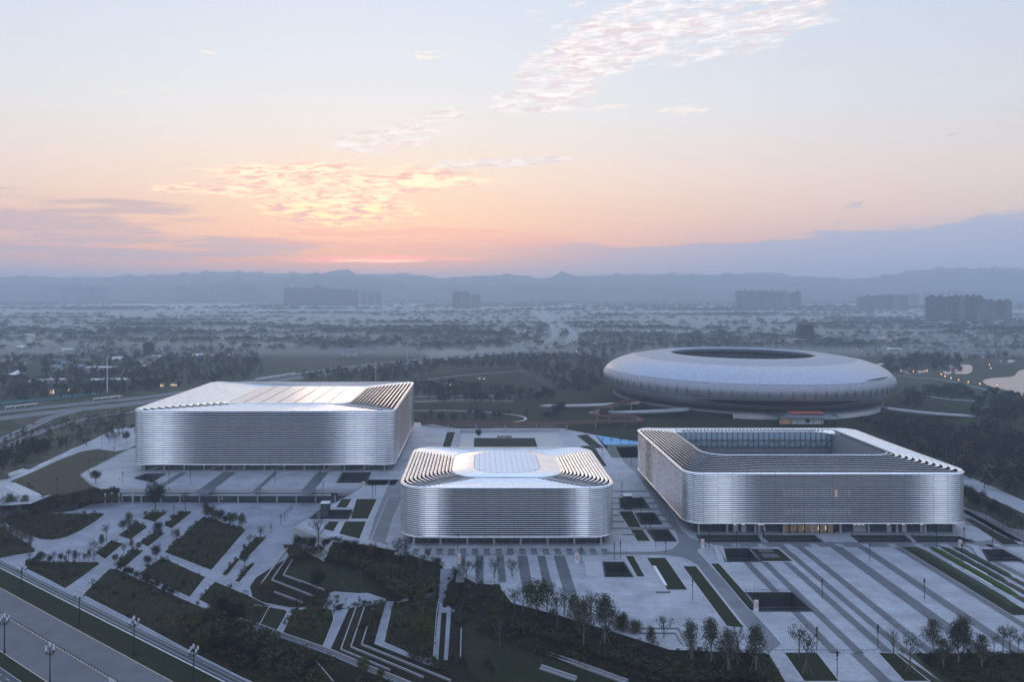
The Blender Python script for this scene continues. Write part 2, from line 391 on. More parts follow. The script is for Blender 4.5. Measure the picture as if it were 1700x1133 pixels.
# ---------------------------------------------------------------- platform outline and openings
edge_px = [(-420,838), (-120,822), (0,812), (40,800), (78,826), (112,821), (150,812), (200,811), (600,811), (486,876), (553,900), (600,905), (660,915), (726,937), (735,941), (752,941), (759,953), (792,970), (826,972), (850,1002), (925,1022), (1012,1048), (1112,1080), (1275,1086), (1292,1133), (1310,1240)]
top_edge = GP(edge_px)
PLAT = top_edge + [(110, 60), (9000, 60), (14500, 3000), (14500, 14500), (-14500, 14500), (-14500, 500)]
pit_px = [
  ('stair court', ZA([(235,185),(540,183),(640,303),(310,303)])),
  ('large stair court', ZA([(490,600),(935,600),(1120,770),(620,770)])),
  ('front pool', ZA([(40,58),(600,58),(640,117),(80,117)])), ('front pool', ZA([(660,60),(1140,60),(1220,117),(720,117)])),
  ('front pool', ZB([(80,60),(570,60),(640,117),(150,117)])), ('front pool', ZB([(640,62),(1090,70),(1230,117),(700,117)])),
  ('east court', ZB([(1280,193),(1500,193),(1690,300),(1370,300)])),
  ('lift court', ZF([(45,500),(265,500),(325,590),(60,590)])), ('court', ZF([(200,640),(370,640),(445,745),(250,745)])), ('court', ZF([(310,800),(500,800),(580,905),(385,905)])),
  ('court', Z7([(605,340),(740,340),(798,434),(622,434)])),
  ('lift court', ZG([(1285,340),(1500,340),(1460,395),(1215,395)])),
  ('court', ZG([(1430,100),(1605,100),(1575,163),(1390,163)])), ('court', ZG([(160,108),(285,108),(200,160),(90,135)])),
  ('corner court', Z13([(990,962),(1133,985),(1133,1010),(1040,985)]))]
for n_, p in pit_px: PITS.append(GP(p))

# platform top (out to the plain) and its front walls
mb = MB()
for t in tri_poly(PLAT, PITS):
    mb.face([(p[0], p[1], 0) for p in (t if area(list(t)) > 0 else t[::-1])])
mb.build('ground', m_field, kind='structure')
LOW = -8.0
sheet('lower_ground', [(-900, 120), (200, 60), (260, 300), (0, 470), (-900, 620)], LOW, m_lowg, holes=[])
# retaining faces, and planted banks where the photo has a slope
bank_d = {0:18,1:18,2:14,3:12,4:10,5:9,6:2,7:.3,8:.3,9:.3,10:12,11:15,12:16,13:14,14:.3,15:8,16:12,17:12,18:14,19:16,20:16,21:14,22:10,23:8,24:4}
wall, slope, steps = MB(), MB(), MB()
def off_pt(i):
    a = Vector(top_edge[max(i-1,0)]); b = Vector(top_edge[min(i+1,len(top_edge)-1)]); t = (b - a).normalized()
    return Vector((t.y, -t.x))
toe = []
for i, p in enumerate(top_edge):
    dd = max(.3, (bank_d.get(i-1, 4) + bank_d.get(i, 4)) / 2)
    if i in (7, 8, 9): dd = .3
    q = Vector(p) + off_pt(i) * dd; toe.append(q)
for i in range(len(top_edge) - 1):
    a, b = top_edge[i], top_edge[i+1]; q, r = toe[i], toe[i+1]
    (steps if i in (0, 1, 2, 3) else slope if bank_d.get(i, 4) > 1 else wall).face([(q.x, q.y, LOW), (r.x, r.y, LOW), (b[0], b[1], 0), (a[0], a[1], 0)])
slope.build('planted_bank', m_lowg, kind='structure'); steps.build('paved_slope', m_pavel, kind='structure')
wall.build('retaining_wall', m_conc, label='pale concrete retaining wall between the raised plaza and the garden', cat='wall')

# ---------------------------------------------------------------- plaza level paving
e = 0.02
plaza_px = edge_px[6:24] + [(1600,1086), (2150,1086), (2150,1010), (1800,925), (1700,893), (1600,842), (1560,800), (1395,735), (1380,712), (1062,712), (985,712), (760,712), (690,700), (640,697), (225,740)]
plaza_px = [(133,788)] + plaza_px[1:]
sheet('plaza', GP(plaza_px), 0 + e, m_pave)
road_z7 = [(0,268),(960,268),(1060,250),(1100,215),(1103,190),(1080,130),(1000,30),(960,-40),(830,-250),(740,-330),(690,-430),(830,-430),(960,-250),(1050,-10),(1130,120),(1180,170),(1270,200),(1500,204),(1850,204),(2300,204),(2700,204),(3000,204),(3180,190),(3230,150),(3190,120),(3010,90),(2990,-30),(3150,20),(3300,110),(3500,140),(3500,236),(3000,236),(1280,236),(1236,255),(1240,270),(1700,775),(1790,880),(1700,948),(1560,780),(1225,355),(1140,310),(1020,292),(0,292)]
sheet('plaza_road', GP(Z7(road_z7)), 2*e, m_road2)
sheet('plaza_road', GP([(850,917),(850,923),(660,923),(660,905),(640,905),(612,897),(622,860),(643,810),(650,795),(640,806),(600,807),(604,797),(668,797),(666,830),(652,860),(640,900),(668,917)]), 2*e, m_road2)
def kerbline(pts, w=.35, m=m_kerb, hgt=.14, z=0.0, name='kerb', it=0):
    mb = MB(); strip(mb, pts, w, z + hgt, z - .05); return mb.build(name, m, kind='structure')
kerbline(GP(Z7([(1700,948),(1560,780),(1225,355),(1140,310),(1020,292),(0,292)])))
kerbline(GP(Z7([(1790,880),(1700,775),(1240,270),(1236,255),(1280,236)])))
kerbline(GP(Z7([(690,266),(960,266),(1060,250),(1100,215),(1103,190),(1080,130)])))
kerbline(GP(Z7([(1270,200),(1180,170),(1130,120),(1050,-10),(960,-250)])))
kerbline(GP(ZI([(945,665),(1140,225),(1060,205)]))); kerbline(GP(ZI([(1045,680),(1210,270),(1330,240)])))
# dark bands running away from the camera, by their real x
def band(x0, x1, py0, py1, z=2*e, name='paving_band', m=m_pave2):
    y0, y1 = G(0, py1)[1], G(0, py0)[1]
    sheet(name, [(x0, y0), (x1, y0), (x1, y1), (x0, y1)], z, m)
for x0, x1, a, b in [(115.8,119,934,1086),(123.6,126.8,934,1086),(133.2,136.5,934,1086),(139.3,142.4,909,1086),(147.2,150.8,909,1086),(163,168.5,909,1086),(175.6,180,909,1086),(192.3,195.6,909,1086),(225,228.5,934,1086),(237,241,905,1086)]:
    band(x0, x1, a, b)
for x0, x1 in [(26.1,29.7),(33.5,38.5),(17.2,21.7),(8.0,11.2),(-1.5,2.0),(-9.5,-6.0)]:
    band(x0, x1, 923.5, 968 if x0 < 15 else 985)
# pale squares crossing the grey cross roads
for k in range(34):
    x = 100 + k * 6.1
    if k % 2: sheet('paving_square', [(x, 349.5), (x + 3.4, 349.5), (x + 3.4, 353.8), (x, 353.8)], 3*e, m_pave)
for k in range(18):
    x = -38 + k * 5.4
    sheet('paving_square', [(x, 339.5), (x + 2.3, 339.5), (x + 2.3, 342.6), (x, 342.6)], 3*e, m_pave)
    sheet('paving_square', [(x + 2.4, 343.6), (x + 5.2, 343.6), (x + 5.2, 347.3), (x + 2.4, 347.3)], 3*e, m_pave2)
# bands between the halls (cross strips) and on the deck before the left hall
for k, y in enumerate([375, 386, 397, 408, 419, 430, 444]):
    sheet('paving_band', [(66 + (y-375)*.12, y), (99, y), (99, y + 3.2), (66 + (y-375)*.12, y + 3.2)], 2.5*e, m_pave2)
for px0, px1 in [(262,275), (338,362), (429,437), (507,527)]:
    a = G(px0, 808)[0]; b = G(px1, 808)[0]
    sheet('paving_band', [(a, 440), (b, 440), (b, 492), (a, 492)], 2*e, m_pave2)
for y in (505, 530, 556, 582, 610): sheet('paving_band', [(-52, y), (-22 - (y-505)*.06, y), (-22 - (y-505)*.06, y + .7), (-52, y + .7)], 2*e, m_pave2)
sheet('paving_band', GP([(612,806),(655,806),(662,797),(604,797)]), 2*e, m_pave2)
# lawns on the plaza
lk = (.3, m_kerb)
def lawn(pts, z=0.0, m=m_lawn, kerb=lk, side=.12, name='lawn'): return sheet(name, pts, z + e, m, side=side, kerb=kerb)
for pts in [Z7([(752,297),(808,297),(884,436),(830,436)]), Z7([(893,309),(1020,309),(1168,524),(1030,524)]), Z7([(1133,365),(1222,365),(1545,778),(1425,765)]),
            Z7([(705,0),(800,0),(860,107),(775,107)]), Z7([(785,122),(868,122),(922,199),(832,199)]), Z7([(1316,347),(1375,347),(1608,610),(1606,664),(1580,660)]),
            ZI([(775,280),(875,280),(825,362),(722,362)]), ZI([(915,280),(1112,280),(1025,468),(862,468)]), ZI([(655,492),(757,492),(700,588),(602,565)]), ZI([(808,492),(1012,492),(945,660),(750,608)])]:
    lawn(GP(pts))
lawn(GP(ZA([(535,183),(810,183),(945,303),(640,303)])), m=m_lawn)
for q in [[(612,195),(735,195),(758,224),(630,224)], [(650,240),(785,240),(808,273),(672,273)]]:
    mb = MB(); g = GP(ZA(q)); b_ = bbox(g); mb.box(b_[0], b_[1], b_[2], b_[3], 0, .6)
    mb.build('skylight', m_grey, label=('larger' if q[0][0] > 640 else 'smaller') + ' low grey roof light slab set in the lawn beside the sunken court', cat='skylight')
# strip beds on the right
band(196, 204, 909, 1022.5, 2*e, 'lawn', m_lawn)
def hedge(x0, x1, py0, py1, hgt, m, label):
    y0, y1 = G(0, py1)[1], G(0, py0)[1]; n = max(8, int((y1 - y0) / 1.2)); k = 5; mb = MB(); r2 = random.Random(int(x0 * 10))
    P = [[None] * k for _ in range(n + 1)]
    for i in range(n + 1):
        y = y0 + (y1 - y0) * i / n; sh = min(1, 4 * min(i, n - i) / n * 2 + .15)
        for j in range(k):
            a = math.pi * j / (k - 1); xx = (x0 + x1) / 2 - math.cos(a) * (x1 - x0) / 2 * (.8 + .2 * sh)
            P[i][j] = (xx + r2.uniform(-.12, .12), y, .0 + (math.sin(a) ** .6) * hgt * sh + r2.uniform(-.1, .1) * (0 < j < k-1))
    for i in range(n):
        for j in range(k - 1): mb.face([P[i][j], P[i][j+1], P[i+1][j+1], P[i+1][j]][::-1])
    mb.face([P[0][j] for j in range(k)]); mb.face([P[n][j] for j in range(k)][::-1])
    return mb.build('hedge', m, smooth=False, label=label, cat='hedge')
m_hedge = patchy('hedge_leaves', [(.035,.045,.028), (.06,.07,.045), (.045,.058,.034)], .8, 4, bump=1.0)
m_hedgeg = patchy('bright_hedge_leaves', [(.035,.055,.018), (.06,.09,.022), (.045,.07,.02)], .3, 4, bump=1.0)
hedge(199.3, 203.8, 909.5, 1009, 1.3, m_hedge, 'broad mounded grey-green hedge, the leftmost of the clipped hedges on the right plaza')
hedge(207.9, 211.6, 909.5, 991, 1.0, m_hedgeg, 'bright green long hedge beside the white kerb bench on the right plaza')
hedge(213.5, 216.9, 909.5, 968, 1.1, m_hedge, 'medium green hedge between the bright hedge and the rightmost hedge')
hedge(219.2, 222.6, 909.5, 960, 1.1, m_hedge, 'shortest clipped hedge, rightmost of the long hedges on the plaza')
for x0, x1, a, b in [(213.5,216.9,968.5,1020),(219.2,222.6,960.5,1020),(207.9,211.6,991.5,1040)]: band(x0, x1, a, b, 2*e, 'soil_strip', m_soil)
for i, (x0, a, b) in enumerate([(206.6, 948, 974), (212.3, 935, 956)]):
    mb = MB(); mb.box(x0, x0 + .6, G(0, b)[1], G(0, a)[1], 0, .5); mb.build('bench', m_white, label=['long white kerb bench left of the bright green hedge', 'white kerb bench between two clipped hedges'][i], cat='bench')
for i, q in enumerate([[(936,368),(953,368),(1030,496),(1012,496)]]):
    g = GP(Z7(q)); mb = MB(); strip(mb, [((g[0][0]+g[1][0])/2, (g[0][1]+g[1][1])/2), ((g[2][0]+g[3][0])/2, (g[2][1]+g[3][1])/2)], 1.2, .5, 0); mb.build('bench', m_white, label='long white stone bench on the edge of the wide plaza lawn', cat='bench')
for i, q in enumerate([Z7([(955,539),(1052,539)]), Z7([(730,156),(820,156)])]):
    g = GP(q); mb = MB(); mb.box(g[0][0], g[1][0], g[0][1] - .4, g[0][1] + .4, 0, .45); mb.build('bench', m_grey, label=['grey stone bench below the wide plaza lawn', 'grey stone bench beside the small lawn near the middle hall'][i], cat='bench')

# ---------------------------------------------------------------- sunken courts
bar_m = m_grey
def railing(pts, label, z=0.0, h=1.15, step=1.6, name='railing', m=None, skip_bars=False):
    root = empty(name, (pts[0][0], pts[0][1], z), label, 'railing'); ox, oy = pts[0][:2]
    loc = [(p[0] - ox, p[1] - oy, (p[2] - pts[0][2]) if len(p) > 2 else 0) for p in pts]
    mb = MB(); mb.tube([(p[0], p[1], p[2] + h) for p in loc], .07, 4); mb.build('handrail', m or m_grey, root)
    pb = MB()
    for q in resample(loc, step): pb.box(q[0]-.045, q[0]+.045, q[1]-.045, q[1]+.045, q[2], q[2] + h)
    pb.build('posts', m or m_grey, root, kind='stuff')
    return root
places = ['stair court left of the grass roof lights', 'large covered stair court on the right plaza', 'long pool trench at the left end before the right hall', 'second long trench before the right hall',
          'third long trench, right of the lit entrance', 'long trench at the right end before the right hall', 'stair court near the right edge', 'lift court between the middle and right halls',
          'upper plain court beside the right hall', 'lower plain court beside the right hall', 'square court in front of the middle hall corner', 'lift court beside the left deck', 'court at the right end of the left deck', 'court at the left end of the left deck', 'small court at the far right edge']
for i, (n_, p) in enumerate(pit_px):
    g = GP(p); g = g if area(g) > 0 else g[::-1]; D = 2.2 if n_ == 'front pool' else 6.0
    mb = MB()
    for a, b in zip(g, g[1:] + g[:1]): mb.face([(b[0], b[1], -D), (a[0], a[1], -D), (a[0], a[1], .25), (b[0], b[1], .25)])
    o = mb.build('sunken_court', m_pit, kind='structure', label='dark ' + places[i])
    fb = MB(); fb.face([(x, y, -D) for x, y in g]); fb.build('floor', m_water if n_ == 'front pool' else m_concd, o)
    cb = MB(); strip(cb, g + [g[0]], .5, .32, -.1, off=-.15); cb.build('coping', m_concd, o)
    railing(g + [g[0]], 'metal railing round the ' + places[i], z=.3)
    if 'stair' in n_ or n_ in ('east court',):
        b_ = bbox(g); sb = MB()
        for k in range(12): sb.box(b_[0] - 3.6 + k * .45, b_[0] - 3.2 + k * .45 + .05, b_[2] + 1, b_[2] + 5, -6, -.2 - k * .45)
# stairs down into the two courts whose flight is seen
def flight(q, label, z0=0.05, z1=-1.0, n=10):
    g = GP(q); root = empty('stairs', (*g[0], 0), label, 'stairs'); ox, oy = g[0]
    (x0, y0), (x1, _), (x2, y2), (x3, _) = g
    for k in range(n):
        t0, t1 = k / n, (k + 1) / n; z = z0 + (z1 - z0) * t0
        mb = MB(); a = [(x0 + (x3-x0)*t0, y0 + (y2-y0)*t0), (x1 + (x2-x1)*t0, y0 + (y2-y0)*t0), (x1 + (x2-x1)*t1, y0 + (y2-y0)*t1), (x0 + (x3-x0)*t1, y0 + (y2-y0)*t1)]
        a = [(p[0] - ox, p[1] - oy) for p in a][::-1]
        mb.face([(p[0], p[1], z + .6) for p in a]);
        for p, q2 in zip(a, a[1:] + a[:1]): mb.face([(p[0], p[1], z - .3), (q2[0], q2[1], z - .3), (q2[0], q2[1], z + .6), (p[0], p[1], z + .6)])
        mb.build('step', m_conc, root)
flight(ZA([(190,163),(285,163),(322,300),(238,300)]), 'pale stair ramp beside the sunken court left of the grass roof lights', .1, -.4)
flight(ZB([(1195,165),(1275,165),(1360,300),(1300,300)]), 'pale stair ramp beside the sunken court near the right edge', .1, -.4)
flight(Z7([(480,342),(598,342),(612,432),(490,432)]), 'pale stair slab beside the square court before the middle hall', .1, -.4)

# ---------------------------------------------------------------- lower garden, z = LOW
def low(pts): return GP(pts, LOW)
sheet('garden_paving', low([(-380,838), (0,838), (150,832), (200,834), (660,836), (600,870), (540,905), (470,905), (480,925), (425,960), (415,975), (430,1037), (426,1054), (370,1026), (316,1004), (250,1046), (180,1012), (135,990), (90,962), (0,932), (-380,800)]), LOW + e, m_pavel)
beds5 = [
 ([(5,165),(60,140),(120,128),(250,122),(480,122),(635,124),(600,150),(560,180),(480,228),(400,265),(320,282),(240,278),(160,250),(60,202)], 'leaf shaped'),
 ([(-400,190),(-100,190),(0,195),(120,270),(190,320),(215,345),(205,358),(100,372),(0,393),(-400,430)], 'left edge'),
 ([(150,400),(300,412),(590,414),(602,424),(500,500),(390,575),(250,500),(145,450)], 'triangular'),
 ([(850,152),(905,112),(1005,114),(930,176)], 'small'), ([(985,195),(1075,113),(1155,115),(1030,213)], 'small'), ([(710,255),(820,170),(890,200),(785,280)], 'small'),
 ([(835,298),(935,225),(992,240),(890,323)], 'small'), ([(570,360),(670,282),(742,305),(630,398)], 'small'), ([(690,425),(800,333),(860,350),(745,450)], 'small'),
 ([(985,355),(1220,140),(1480,218),(1270,465)], 'large'), ([(830,485),(975,385),(1235,505),(1140,627)], 'medium'), ([(1190,640),(1290,530),(1480,610),(1620,680),(1560,790),(1340,715)], 'medium'),
 ([(495,612),(655,455),(700,455),(1140,655),(1340,735),(1538,830),(1900,1010),(2100,1250),(1700,1220),(1450,1110),(1100,930),(890,815)], 'huge'),
 ([(1330,490),(1420,390),(1440,400),(1362,500)], 'narrow'), ([(1408,530),(1500,425),(1525,432),(1440,537)], 'narrow'), ([(1440,360),(1538,260),(1600,270),(1500,375)], 'narrow')]
BED5 = []
for pts, _ in beds5:
    g = low(Z5(pts)); BED5.append(g); sheet('planting_bed', g, LOW + e, m_bed, holes=[], side=.15, kerb=(.25, m_kerb))
# boulevard, cycle paths and verges at the lower left
A0, A1 = low(Z5([(0,570)]))[0], low(Z5([(1030,1133)]))[0]
rdir = (Vector(A1) - Vector(A0)).normalized(); rn = Vector((-rdir.y, rdir.x))   # to the far side
def rl(offset, s0=-140, s1=160): return [tuple(Vector(A0) + rn * offset + rdir * s) for s in (s0, s1)]
def road_off(px, py): p = Vector(low([(px, py)])[0]); return (p - Vector(A0)).dot(rn)
o_path = road_off(*Z5([(478, 700)])[0]); 
off = lambda x, y: road_off(*Z5([(x, y)])[0])
def rband(name, o0, o1, z, m, side=0):
    a, b = rl(o0), rl(o1); sheet(name, [a[0], a[1], b[1], b[0]], LOW + z, m, holes=[], side=side)
om, ol = off(60, 760), off(0, 950)            # median, lower kerb
ow = off(520, 715); od0 = off(520, 708); od1 = off(560, 655); op1 = off(500, 612)
rband('verge', 0, ow, .04, m_lawng, side=.1)
rband('boulevard', 0.0, ol, .05, m_asph)
rband('verge', ol, ol - 4.6, .04, m_lawng, side=.1)
rband('cycle_path', ol - 4.6, ol - 9.0, .06, m_asphd)
rband('verge', ol - 9.0, ol - 60, .05, m_lawng, side=.1)
rband('cycle_path', ow + .3, op1 - 3.2, .07, m_asphd)
rband('footway', op1 - 3.2, op1 + .6, .09, m_pavel)
for o_, w_, mm_ in [(0, .35, m_ktan), (ol, .35, m_ktan), (ow, .35, m_white)]:
    a = rl(o_); mb = MB(); strip(mb, a, w_, LOW + .22, LOW); mb.build('kerb', mm_, kind='structure')
for o_ in (ow + 1.6, ow + 3.4, ol - 4.9, ol - 8.7):
    a = rl(o_); mb = MB(); strip(mb, a, .12, LOW + .085 if o_ < 0 else LOW + .1); mb.build('lane_line', m_white, kind='structure')
for k in range(30):
    s = -60 + k * 6; a = Vector(A0) + rn * (ol - 6.8) + rdir * s; b = a + rdir * 2.6
    mb = MB(); strip(mb, [tuple(a), tuple(b)], .15, LOW + .09); mb.build('lane_dash', m_white, kind='structure')
# low fence on the median
fr = empty('median_fence', (*(Vector(A0) + rn * om), LOW), 'low post fence along the kerb in the middle of the boulevard', 'fence')
mb = MB(); loc = [tuple(rdir * s) + (.25,) for s in (-100, 150)]; strip(mb, [p[:2] for p in loc], .5, .2, -.1); mb.build('kerb', m_ktan, fr)
mb = MB(); mb.tube([(p[0], p[1], .8) for p in loc], .05); mb.build('rail', m_dark, fr)
pm = MB(); pm.box(-.09, .09, -.09, .09, 0, 1.0); pme = pm.mesh('post', m_dark)
for k in range(90):
    o = link('post', pme, fr); o.location = tuple(rdir * (-60 + k * 2.1)) + (0.0,)

sheet('lawn', low(Z5([(890,812),(1120,800),(1300,1000),(1538,1060),(2200,1330),(1700,1250),(1450,1128),(1100,938)])), LOW + 4*e, m_lawng, holes=[])
# terraced garden between the boulevard and the middle hall
m_lawnd = m_lawng
def Lz6(pts): return low(Z6(pts))
sheet('lawn', Lz6([(160,480),(225,402),(330,385),(430,388),(560,420),(700,480),(815,540),(830,590),(620,600),(420,585),(300,550)]), LOW + e, m_lawnd, holes=[], side=.25)
sheet('lawn', Lz6([(0,672),(180,702),(188,716),(118,843),(0,798),(-120,740)]), LOW + 2*e, m_lawnd, holes=[], side=.12, kerb=(.25, m_kerb))
sheet('planting_bed', Lz6([(220,710),(290,695),(400,690),(460,703),(467,760),(398,935),(155,848)]), LOW + 2*e, m_bed, holes=[], side=.12, kerb=(.25, m_kerb))
sheet('planting_bed', Lz6([(820,662),(1000,632),(1100,620),(1085,720),(1065,1003),(970,985),(768,898)]), LOW + 3*e, m_bed, holes=[], side=.12, kerb=(.25, m_kerb))
for q in [[(400,935),(480,690),(560,690),(440,955)], [(710,905),(780,650),(855,648),(818,672),(766,895),(1070,1005),(1100,1060)], [(1066,1003),(1106,600),(1180,600),(1152,1003),(1128,1003),(1146,718),(1114,718),(1095,1003)],
          [(870,640),(960,612),(1100,592),(1104,608),(960,630),(880,655)], [(1178,690),(1280,680),(1400,640),(1540,600),(1540,625),(1400,665),(1300,705),(1178,712)], [(-30,640),(200,686),(300,686),(300,694),(218,712),(150,860),(120,845),(188,714),(170,698),(-30,665)],
          [(420,660),(440,600),(560,560),(780,635),(780,655),(650,680),(480,700),(400,690)]]:
    sheet('garden_path', Lz6(q), LOW + 2*e, m_pavel, holes=[])
sheet('planting_bed', Lz6([(1122,620),(1152,618),(1148,685),(1120,685)]), LOW + 3*e, m_bed, holes=[], side=.15)
m_lit = mat('white_stone', (.25,.255,.285), .5, var=.08)
tw = [([(30,548),(190,334)], 'tan terrace wall at the left of the oval lawn', m_ktan), ([(190,385),(95,525),(350,625)], 'pale angled terrace wall nearest the oval lawn bank', m_lit), ([(220,402),(165,495),(410,585)], 'pale angled terrace wall holding the oval lawn', m_lit),
      ([(110,598),(280,662)], 'short pale terrace wall below the angled walls', m_lit), ([(602,690),(510,945),(805,1070)], 'outermost pale bent wall of the terraced seating', m_lit), ([(652,690),(570,930),(1005,1112)], 'middle pale bent wall of the terraced seating', m_lit),
      ([(702,700),(635,915),(1170,1133)], 'inner pale bent wall of the terraced seating', m_lit), ([(1233,818),(1228,990)], 'narrow pale wall at the left of the lower right lawn', m_lit)]
for pts, lb, mm_ in tw:
    mb = MB(); strip(mb, Lz6(pts), .4, LOW + .7, LOW - .1); mb.build('terrace_wall', mm_, label=lb, cat='wall')
for a, b in [((402,640),(512,945)), ]: pass
sheet('planting_bed', Lz6([(575,695),(600,695),(650,690),(560,930),(520,935),(500,940)]), LOW + 3*e, m_bed, holes=[], side=.2)
sheet('soil_strip', Lz6([(655,700),(760,690),(705,905),(900,985),(1170,1110),(1000,1060),(640,905)]), LOW + 3*e, m_lowg, holes=[], side=.1)
mb = MB(); strip(mb, Lz6([(0,800),(180,868),(440,958),(600,1025),(640,1045),(850,1128),(950,1170)]), .4, LOW + 1.5, LOW); mb.build('garden_wall', mat('wall_render', (.27,.27,.29), .8, var=.1, scale=.4), label='long grey wall between the terraced garden and the lower lawn', cat='wall')
sheet('footpath', Lz6([(0,790),(440,945),(600,1015),(860,1120),(860,1150),(600,1042),(440,972),(0,815)]), LOW + 3*e, m_pavel, holes=[])
# big lower lawns and their paired kerb benches
sheet('lawn', Lz6([(1240,780),(1330,745),(1538,670),(1800,760),(2300,900),(2800,1000),(3400,1133),(3400,1300),(1500,1300),(1240,1000)]), LOW + e, m_lawnd, holes=[])
for i, q in enumerate([[(100,900),(440,1020),(770,1140)], [(195,1040),(430,1120)]]):
    g = low(Z7(q)); mb = MB()
    strip(mb, g, .7, LOW + 1.1, LOW); strip(mb, g, .7, LOW + .6, LOW, off=-1.0); mb.build('terrace_wall', m_lit, label=['long double stone seat wall across the lower right lawn', 'short double stone seat wall at the bottom of the lower right lawn'][i], cat='wall')
# stairs from the plaza down to the garden
st = empty('stairs', (*G(743, 944), 0), 'grey stairs from the plaza down to the garden beside the middle hall', 'stairs')
sx, sy = G(743, 944)
for k in range(24):
    mb = MB(); z = -(k + 1) * 8.0 / 25; mb.box(-3.0, 3.0, -(k + 1) * .62 - (1.4 if k > 11 else 0), -k * .62 + (0 if k != 12 else 1.4) - (1.4 if k > 12 else 0), -8, z); mb.build('step', m_pavel, st)
# lower right paths
for q in [Z8([(0,935),(105,940),(240,1133),(115,1133)]), Z8([(325,940),(730,940),(905,1133),(475,1133)]), Z8([(850,930),(910,940),(1060,1060),(1150,1133),(1080,1133)])]:
    sheet('path', GP([q[0], q[1]]) + GP([q[2], q[3]]), 2*e, m_pave)
for q in [Z8([(105,940),(325,940),(475,1133),(240,1133)]), Z8([(730,940),(845,945),(1075,1133),(905,1133)])]: lawn(GP(q), m=m_lawng)
sheet('planting_bed', GP(Z8([(975,945),(1900,945),(2300,1133),(2000,1300),(1165,1133)])), 2*e, m_bed, side=.1)
sheet('planting_bed', GP(Z8([(-60,950),(10,990),(110,1133),(120,1250),(30,1250)])), 2*e, m_bed, side=.1)
band(122, 126, 1086, 1200, 3*e)
# terraced corner beside the garden
for i, q in enumerate([[(810,780),(1105,780),(1165,890)], [(850,810),(1085,812),(1130,885)]]):
    mb = MB(); strip(mb, GP(Z7(q)), .6, .35, -.1); mb.build('terrace_wall', m_grey, label=['outer grey stone ledge at the lower corner of the central plaza', 'inner grey stone ledge at the lower corner of the central plaza'][i], cat='wall')
# soccer field end, courts and lawns behind the middle hall
lawn(GP([(742,718),(756,718),(748,744),(734,744)])); lawn(GP([(787,728),(888,728),(898,760),(785,760)]))
lawn(GP([(957,724),(975,722),(1002,744),(985,746)])); lawn(GP([(963,742),(985,740),(1008,775),(985,775)]))
sheet('court_surface', GP(Z12([(1290,235),(1560,235),(1560,372),(1390,372)])), 2*e, mat('green_court', (.03,.05,.04), .6, var=.2, scale=.1))
sheet('pool', GP(Z12([(1295,235),(1590,235),(1590,292),(1345,292)])), 3*e, mat('pool_water', (.07,.30,.55), .45, var=.1, scale=.2))
sheet('court_surface', GP([(763,722),(925,718),(935,745),(760,745)]), 1.5*e, mat('warm_paving', (.36,.35,.35), .6, var=.05))
mb = MB(); strip(mb, GP([(760,745),(763,719),(928,717)]), .5, 2.2, 0); mb.build('wall', m_conc, label='low pale wall round the lawn court behind the middle hall', cat='wall')
mb = MB(); a = G(825, 729); mb.box(a[0], a[0] + 12, a[1], a[1] + .5, 0, 2.4, 0)
m_ad = mat('mural_panel', (.08,.20,.40), .5, var=.4, scale=.5, col2=(.5,.35,.3)); mb.build('banner', m_ad, label='blue and red printed hoarding behind the small lawn', cat='banner')

# ---------------------------------------------------------------- left meadow and paths
sheet('meadow', GP(Z11([(80,755),(240,690),(450,595),(560,550),(640,522),(760,503),(905,520),(770,585),(640,672),(560,760),(640,725),(830,788),(640,820),(500,858),(340,866)])), 1.5*e, m_meadow)
sheet('light_path', GP(Z11([(-200,780),(60,735),(230,660),(450,555),(560,500),(640,470),(900,345),(1060,330),(1160,330),(1160,470),(905,520),(760,500),(640,520),(450,592),(240,688),(85,752),(330,868),(400,862),(240,930),(-200,960)])), e, m_pave)
for i, q in enumerate([[(75,715),(215,665)], [(305,632),(395,598)], [(490,560),(530,545)], [(70,700),(185,660)]]):
    mb = MB(); strip(mb, GP(Z11(q)), 1.6, .45, 0); mb.build('bench', m_white, label=f'long white stone bench, {ORD[i]} along the pale path left of the meadow', cat='bench')
for k in range(4):
    mb = MB(); strip(mb, GP(Z11([(45 + k*22, 800 - k*10), (230 + k*28, 880 - k*6)])), .7, .35, 0); mb.build('seat_step', m_white, label=f'{ORD[k]} of the white stone seat steps below the meadow', cat='step')
def roadline(name, pts, w, m, z=2*e, it=2, line=True, zz=0.0):
    p = smooth_line(GP(pts, zz), it); mb = MB(); strip(mb, p, w, z + zz); o = mb.build(name, m, kind='structure')
    if line:
        lb = MB()
        for s in (-1, 1): strip(lb, p, .35, z + .03 + zz, off=s * (w / 2 - .6))
        lb.build('lane_line', m_white, kind='structure')
    return p
hw = [(-400,735),(0,696),(60,688),(120,681),(240,669),(350,652),(525,622),(700,601),(850,585),(925,574),(955,562),(945,548),(915,532),(898,515)]
hwp = roadline('highway', hw, 22, m_hwy)
hwp2 = roadline('highway', [(-400,722),(0,685),(120,672),(240,661),(350,644),(525,616),(700,596),(840,581),(905,570),(925,558),(918,545),(900,530),(885,515)], 16, m_hwy)
roadline('highway', [(925,574),(985,566),(978,552),(940,538),(915,515)], 12, m_hwy); roadline('slip_road', [(870,583),(862,560),(880,535),(878,515)], 9, m_hwy)
roadline('side_road', [(-100,765),(0,733),(45,712),(80,695),(105,688),(130,683)], 10, m_hwy)
roadline('side_road', [(-100,790),(0,748),(53,722),(119,700),(180,690),(225,683)], 8, m_hwy)
roadline('right_road', [(1560,780),(1640,815),(1700,843),(1900,930)], 15, mat('pale_asphalt', (.24,.255,.29), .7, var=.08, scale=.1))
roadline('footway', [(1600,848),(1700,905),(1900,1010)], 4, m_pave, line=False)
